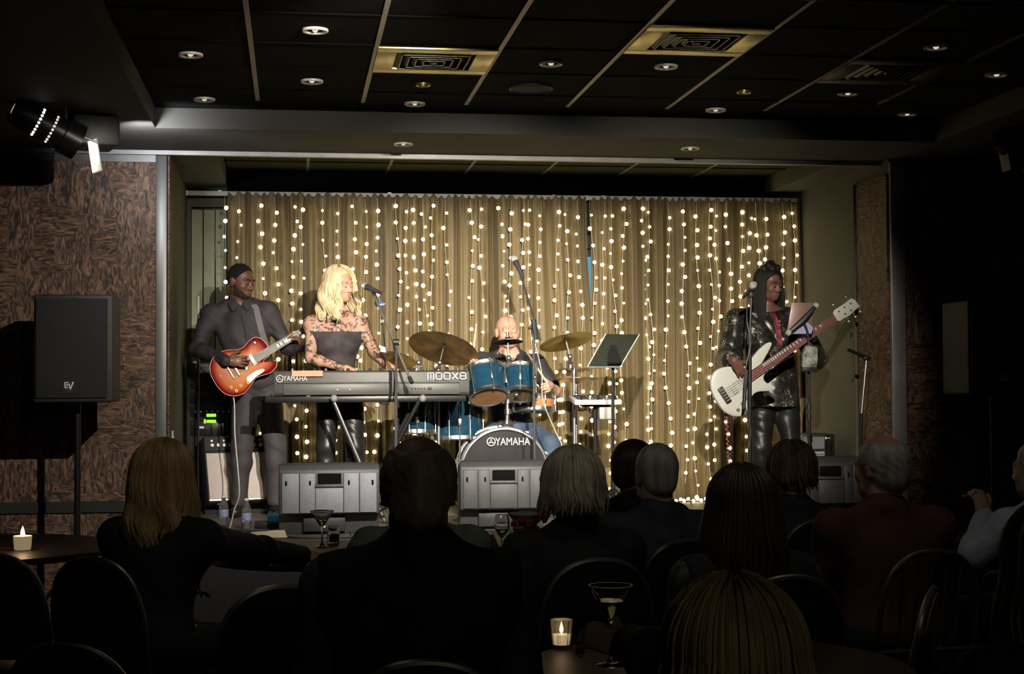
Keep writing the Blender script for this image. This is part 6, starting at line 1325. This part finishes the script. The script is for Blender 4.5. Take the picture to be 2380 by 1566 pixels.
# faceted glass candle holder in the foreground
q = V(P(1305, 1498, 4.3).x, 4.3, .75); t = thing('candle_holder', 'faceted glass candle holder glowing on the foreground table', 'candle holder', q)
MB().lathe([(.001, .0), (.024, .0), (.026, .006), (.033, .082), (.030, .082), (.023, .012), (.001, .010)], q, n=6).build('cup', mat('candle_glass', (.95, .93, .88), .08, trans=.85, ior=1.45, var=.03, scale=60), t, smooth=0)
MB().lathe([(.001, .012), (.02, .012), (.023, .04), (.001, .042)], q, n=18).build('wax', mat('lit_wax', (.8, .65, .5), .5, var=.05, emit=(1, .72, .42), estr=.55), t)
MB().lathe([(.001, .043), (.005, .048), (.006, .055), (.001, .075)], q, n=12).build('flame', MATS['flame'], t)
l = bpy.data.lights.new('candle_light', 'POINT'); l.energy = .05; l.color = (1, .6, .3); l.shadow_soft_size = .015; o = bpy.data.objects.new('candle_light', l); COL.objects.link(o); o.location = q+V(0, 0, .1)
def goblet(c, label, k=1., liquid=None):
    c = Vector(c); t = thing('wine_glass', label, 'glass', c)
    MB().lathe([(.001, 0), (.034*k, .001), (.034*k, .003), (.006*k, .01), (.0045*k, .055*k), (.02*k, .07*k), (.036*k, .10*k), (.037*k, .13*k), (.031*k, .165*k), (.030*k, .165*k), (.0355*k, .13*k), (.0345*k, .10*k), (.018*k, .073*k), (.001, .068*k)], c, n=28).build('glass', GLASS, t)
    MB().torus(c+V(0, 0, .165*k), (0, 0, 1), .0305*k, .001, 28, 6).build('rim', MATS['glass_rim'], t)
    if liquid: MB().lathe([(.001, .071*k), (.017*k, .075*k), (.031*k, .098*k), (.001, .099*k)], c, n=24).build('wine', liquid, t)
def tumbler(c, label, k=1., liquid=None):
    c = Vector(c); t = thing('tumbler', label, 'glass', c); MB().lathe([(.001, 0), (.03*k, 0), (.036*k, .09*k), (.034*k, .09*k), (.028*k, .008), (.001, .006)], c, n=24).build('glass', GLASS, t)
    MB().torus(c+V(0, 0, .09*k), (0, 0, 1), .035*k, .001, 24, 6).build('rim', MATS['glass_rim'], t)
    if liquid: MB().lathe([(.001, .008), (.027*k, .009), (.031*k, .05*k), (.001, .05*k)], c, n=20).build('drink', liquid, t)
goblet(V(P(1163, 1220, 6.95).x, 6.9, .75), 'stemmed wine glass with white wine on the middle table', .95, GREENISH)
tumbler(V(P(1198, 1225, 7.0).x, 6.98, .75), 'short water tumbler beside the wine glass', 1., CLEARL); tumbler(V(P(776, 1250, 7.2).x, 7.3, .75), 'small tumbler behind the cocktail glass on the left table', .9, CLEARL)
q = V(P(1222, 1200, 7.25).x, 7.28, .75); t = thing('flower_bowl', 'red flowers in a pale pot on the middle table', 'flowers', q)
MB().lathe([(.001, .0), (.045, .0), (.06, .10), (.085, .125), (.082, .13), (.055, .105), (.001, .1)], q, n=20).build('pot', mat('pot_pale', (.5, .45, .33), .6, var=.08), t)
r_ = random.Random(4)
for k in range(9):
    a = k*.7; MB().sphere(q+V(.05*math.cos(a), .05*math.sin(a)-.03, .10-.02*(k % 3)), .024, 8, 6, sc=(1, 1, .7)).build('petal', mat('red_petal', (.38, .03, .02), .6, var=.25, scale=40), t)
for k, (px, yy) in enumerate(((1190, 6.72), (1130, 6.78))):
    q = V(P(px, 1250, yy).x, yy, .75); t = thing('folded_napkin', ('dark red folded napkin right of the wine glass', 'dark red folded napkin left of the wine glass')[k], 'napkin', q)
    MB().add([q+V(*v) for v in ((-.07, -.04, 0), (.07, -.04, 0), (.06, .05, 0), (-.06, .05, 0), (-.02, -.02, .07), (.03, -.01, .085), (.02, .03, .06))], [(0, 1, 5, 4), (1, 2, 6, 5), (2, 3, 4, 6), (3, 0, 4), (4, 5, 6), (0, 3, 2, 1)]).build('cloth', mat('red_cloth', (.16, .015, .015), .8, var=.2, scale=20), t, .004); MB().box(q+V(.0, .0, .03), (.05, .09, .012), rotz(.3)).build('fold', MATS['red_cloth'], t, .003)
def bottle(px, py, Y, label):
    q = V(P(px, py, Y).x, Y, STAGE_Z); t = thing('water_bottle', label, 'bottle', q, 'water bottles on the stage')
    MB().lathe([(.001, .002), (.028, .002), (.032, .012), (.032, .05), (.029, .056), (.032, .062), (.032, .125), (.026, .155), (.013, .18), (.0125, .195), (.001, .196)], q, n=20).build('shell', mat('bottle_plastic', (.95, .97, .98), .05, trans=.95, ior=1.25, var=.05, scale=30), t)
    MB().lathe([(.0325, .066), (.033, .068), (.033, .115), (.0325, .117)], q, n=20).build('label_band', mat('bottle_label', (.15, .22, .4), .5, col2=(.3, .36, .5), scale=40, var=.1), t); MB().cyl(q+V(0, 0, .194), q+V(0, 0, .208), .0145, n=14).build('cap', WHITE_PAINT, t)
bottle(520, 1200, 10.35, 'clear plastic water bottle left of the guitar cable'); bottle(573, 1225, 10.05, 'clear plastic water bottle right of the guitar cable')
q = V(P(632, 1190, 10.3).x, 10.25, STAGE_Z); t = thing('effects_pedal', 'bright blue effects pedal on a black board beside the grey monitor', 'pedal', q)
MB().box(q+V(0, 0, .02), (.22, .16, .04)).build('board', BLACK_PLASTIC, t, .004); MB().box(q+V(.02, 0, .065), (.10, .12, .045), rotx(.1)).build('case', mat('pedal_blue', (.10, .45, .85), .35, var=.08), t, .006); MB().box(q+V(.09, -.03, .05), (.08, .09, .025)).build('case', WHITE_PAINT, t, .004)
for dx in (-.01, .03): MB().cyl(q+V(dx, .02, .085), q+V(dx, .02, .105), .009, n=10).build('knob', WHITE_PAINT, t)
tag(MB().add([(P(580, 1225, 9.95).x, 9.55, STAGE_Z+.006), (P(650, 1220, 9.95).x+.05, 9.5, STAGE_Z+.008), (P(650, 1220, 9.95).x+.03, 9.78, STAGE_Z+.03), (P(585, 1225, 9.95).x, 9.82, STAGE_Z+.012)]+[(P(580, 1225, 9.95).x, 9.55, STAGE_Z+.003), (P(650, 1220, 9.95).x+.05, 9.5, STAGE_Z+.005), (P(650, 1220, 9.95).x+.03, 9.78, STAGE_Z+.027), (P(585, 1225, 9.95).x, 9.82, STAGE_Z+.009)], [(0, 1, 2, 3), (7, 6, 5, 4), (0, 4, 5, 1), (1, 5, 6, 2), (2, 6, 7, 3), (3, 7, 4, 0)]).build('set_list', mat('paper', (.62, .58, .42), .8, var=.06, scale=10), None), 'curled cream sheet of paper on the stage floor at left', 'paper')
for k, (pts, lab) in enumerate((([(-.75, 9.6), (-.3, 9.9), (.0, 9.5), (.35, 9.45), (.55, 9.6)], 'black cable snaking along the front of the stage at left'), ([(-.6, 10.1), (-.2, 10.0), (.1, 10.15), (.45, 10.3)], 'black cable lying behind the water bottles'), ([(.9, 9.5), (1.3, 9.42), (1.9, 9.5), (2.6, 9.6), (3.2, 9.5)], 'black cable along the stage front before the drums'))):
    tag(MB().tube(smoothpath([V(x, y, STAGE_Z+.006) for x, y in pts], 6), .006, 6).build('floor_cable', BLACK_PLASTIC, None), lab, 'cable')
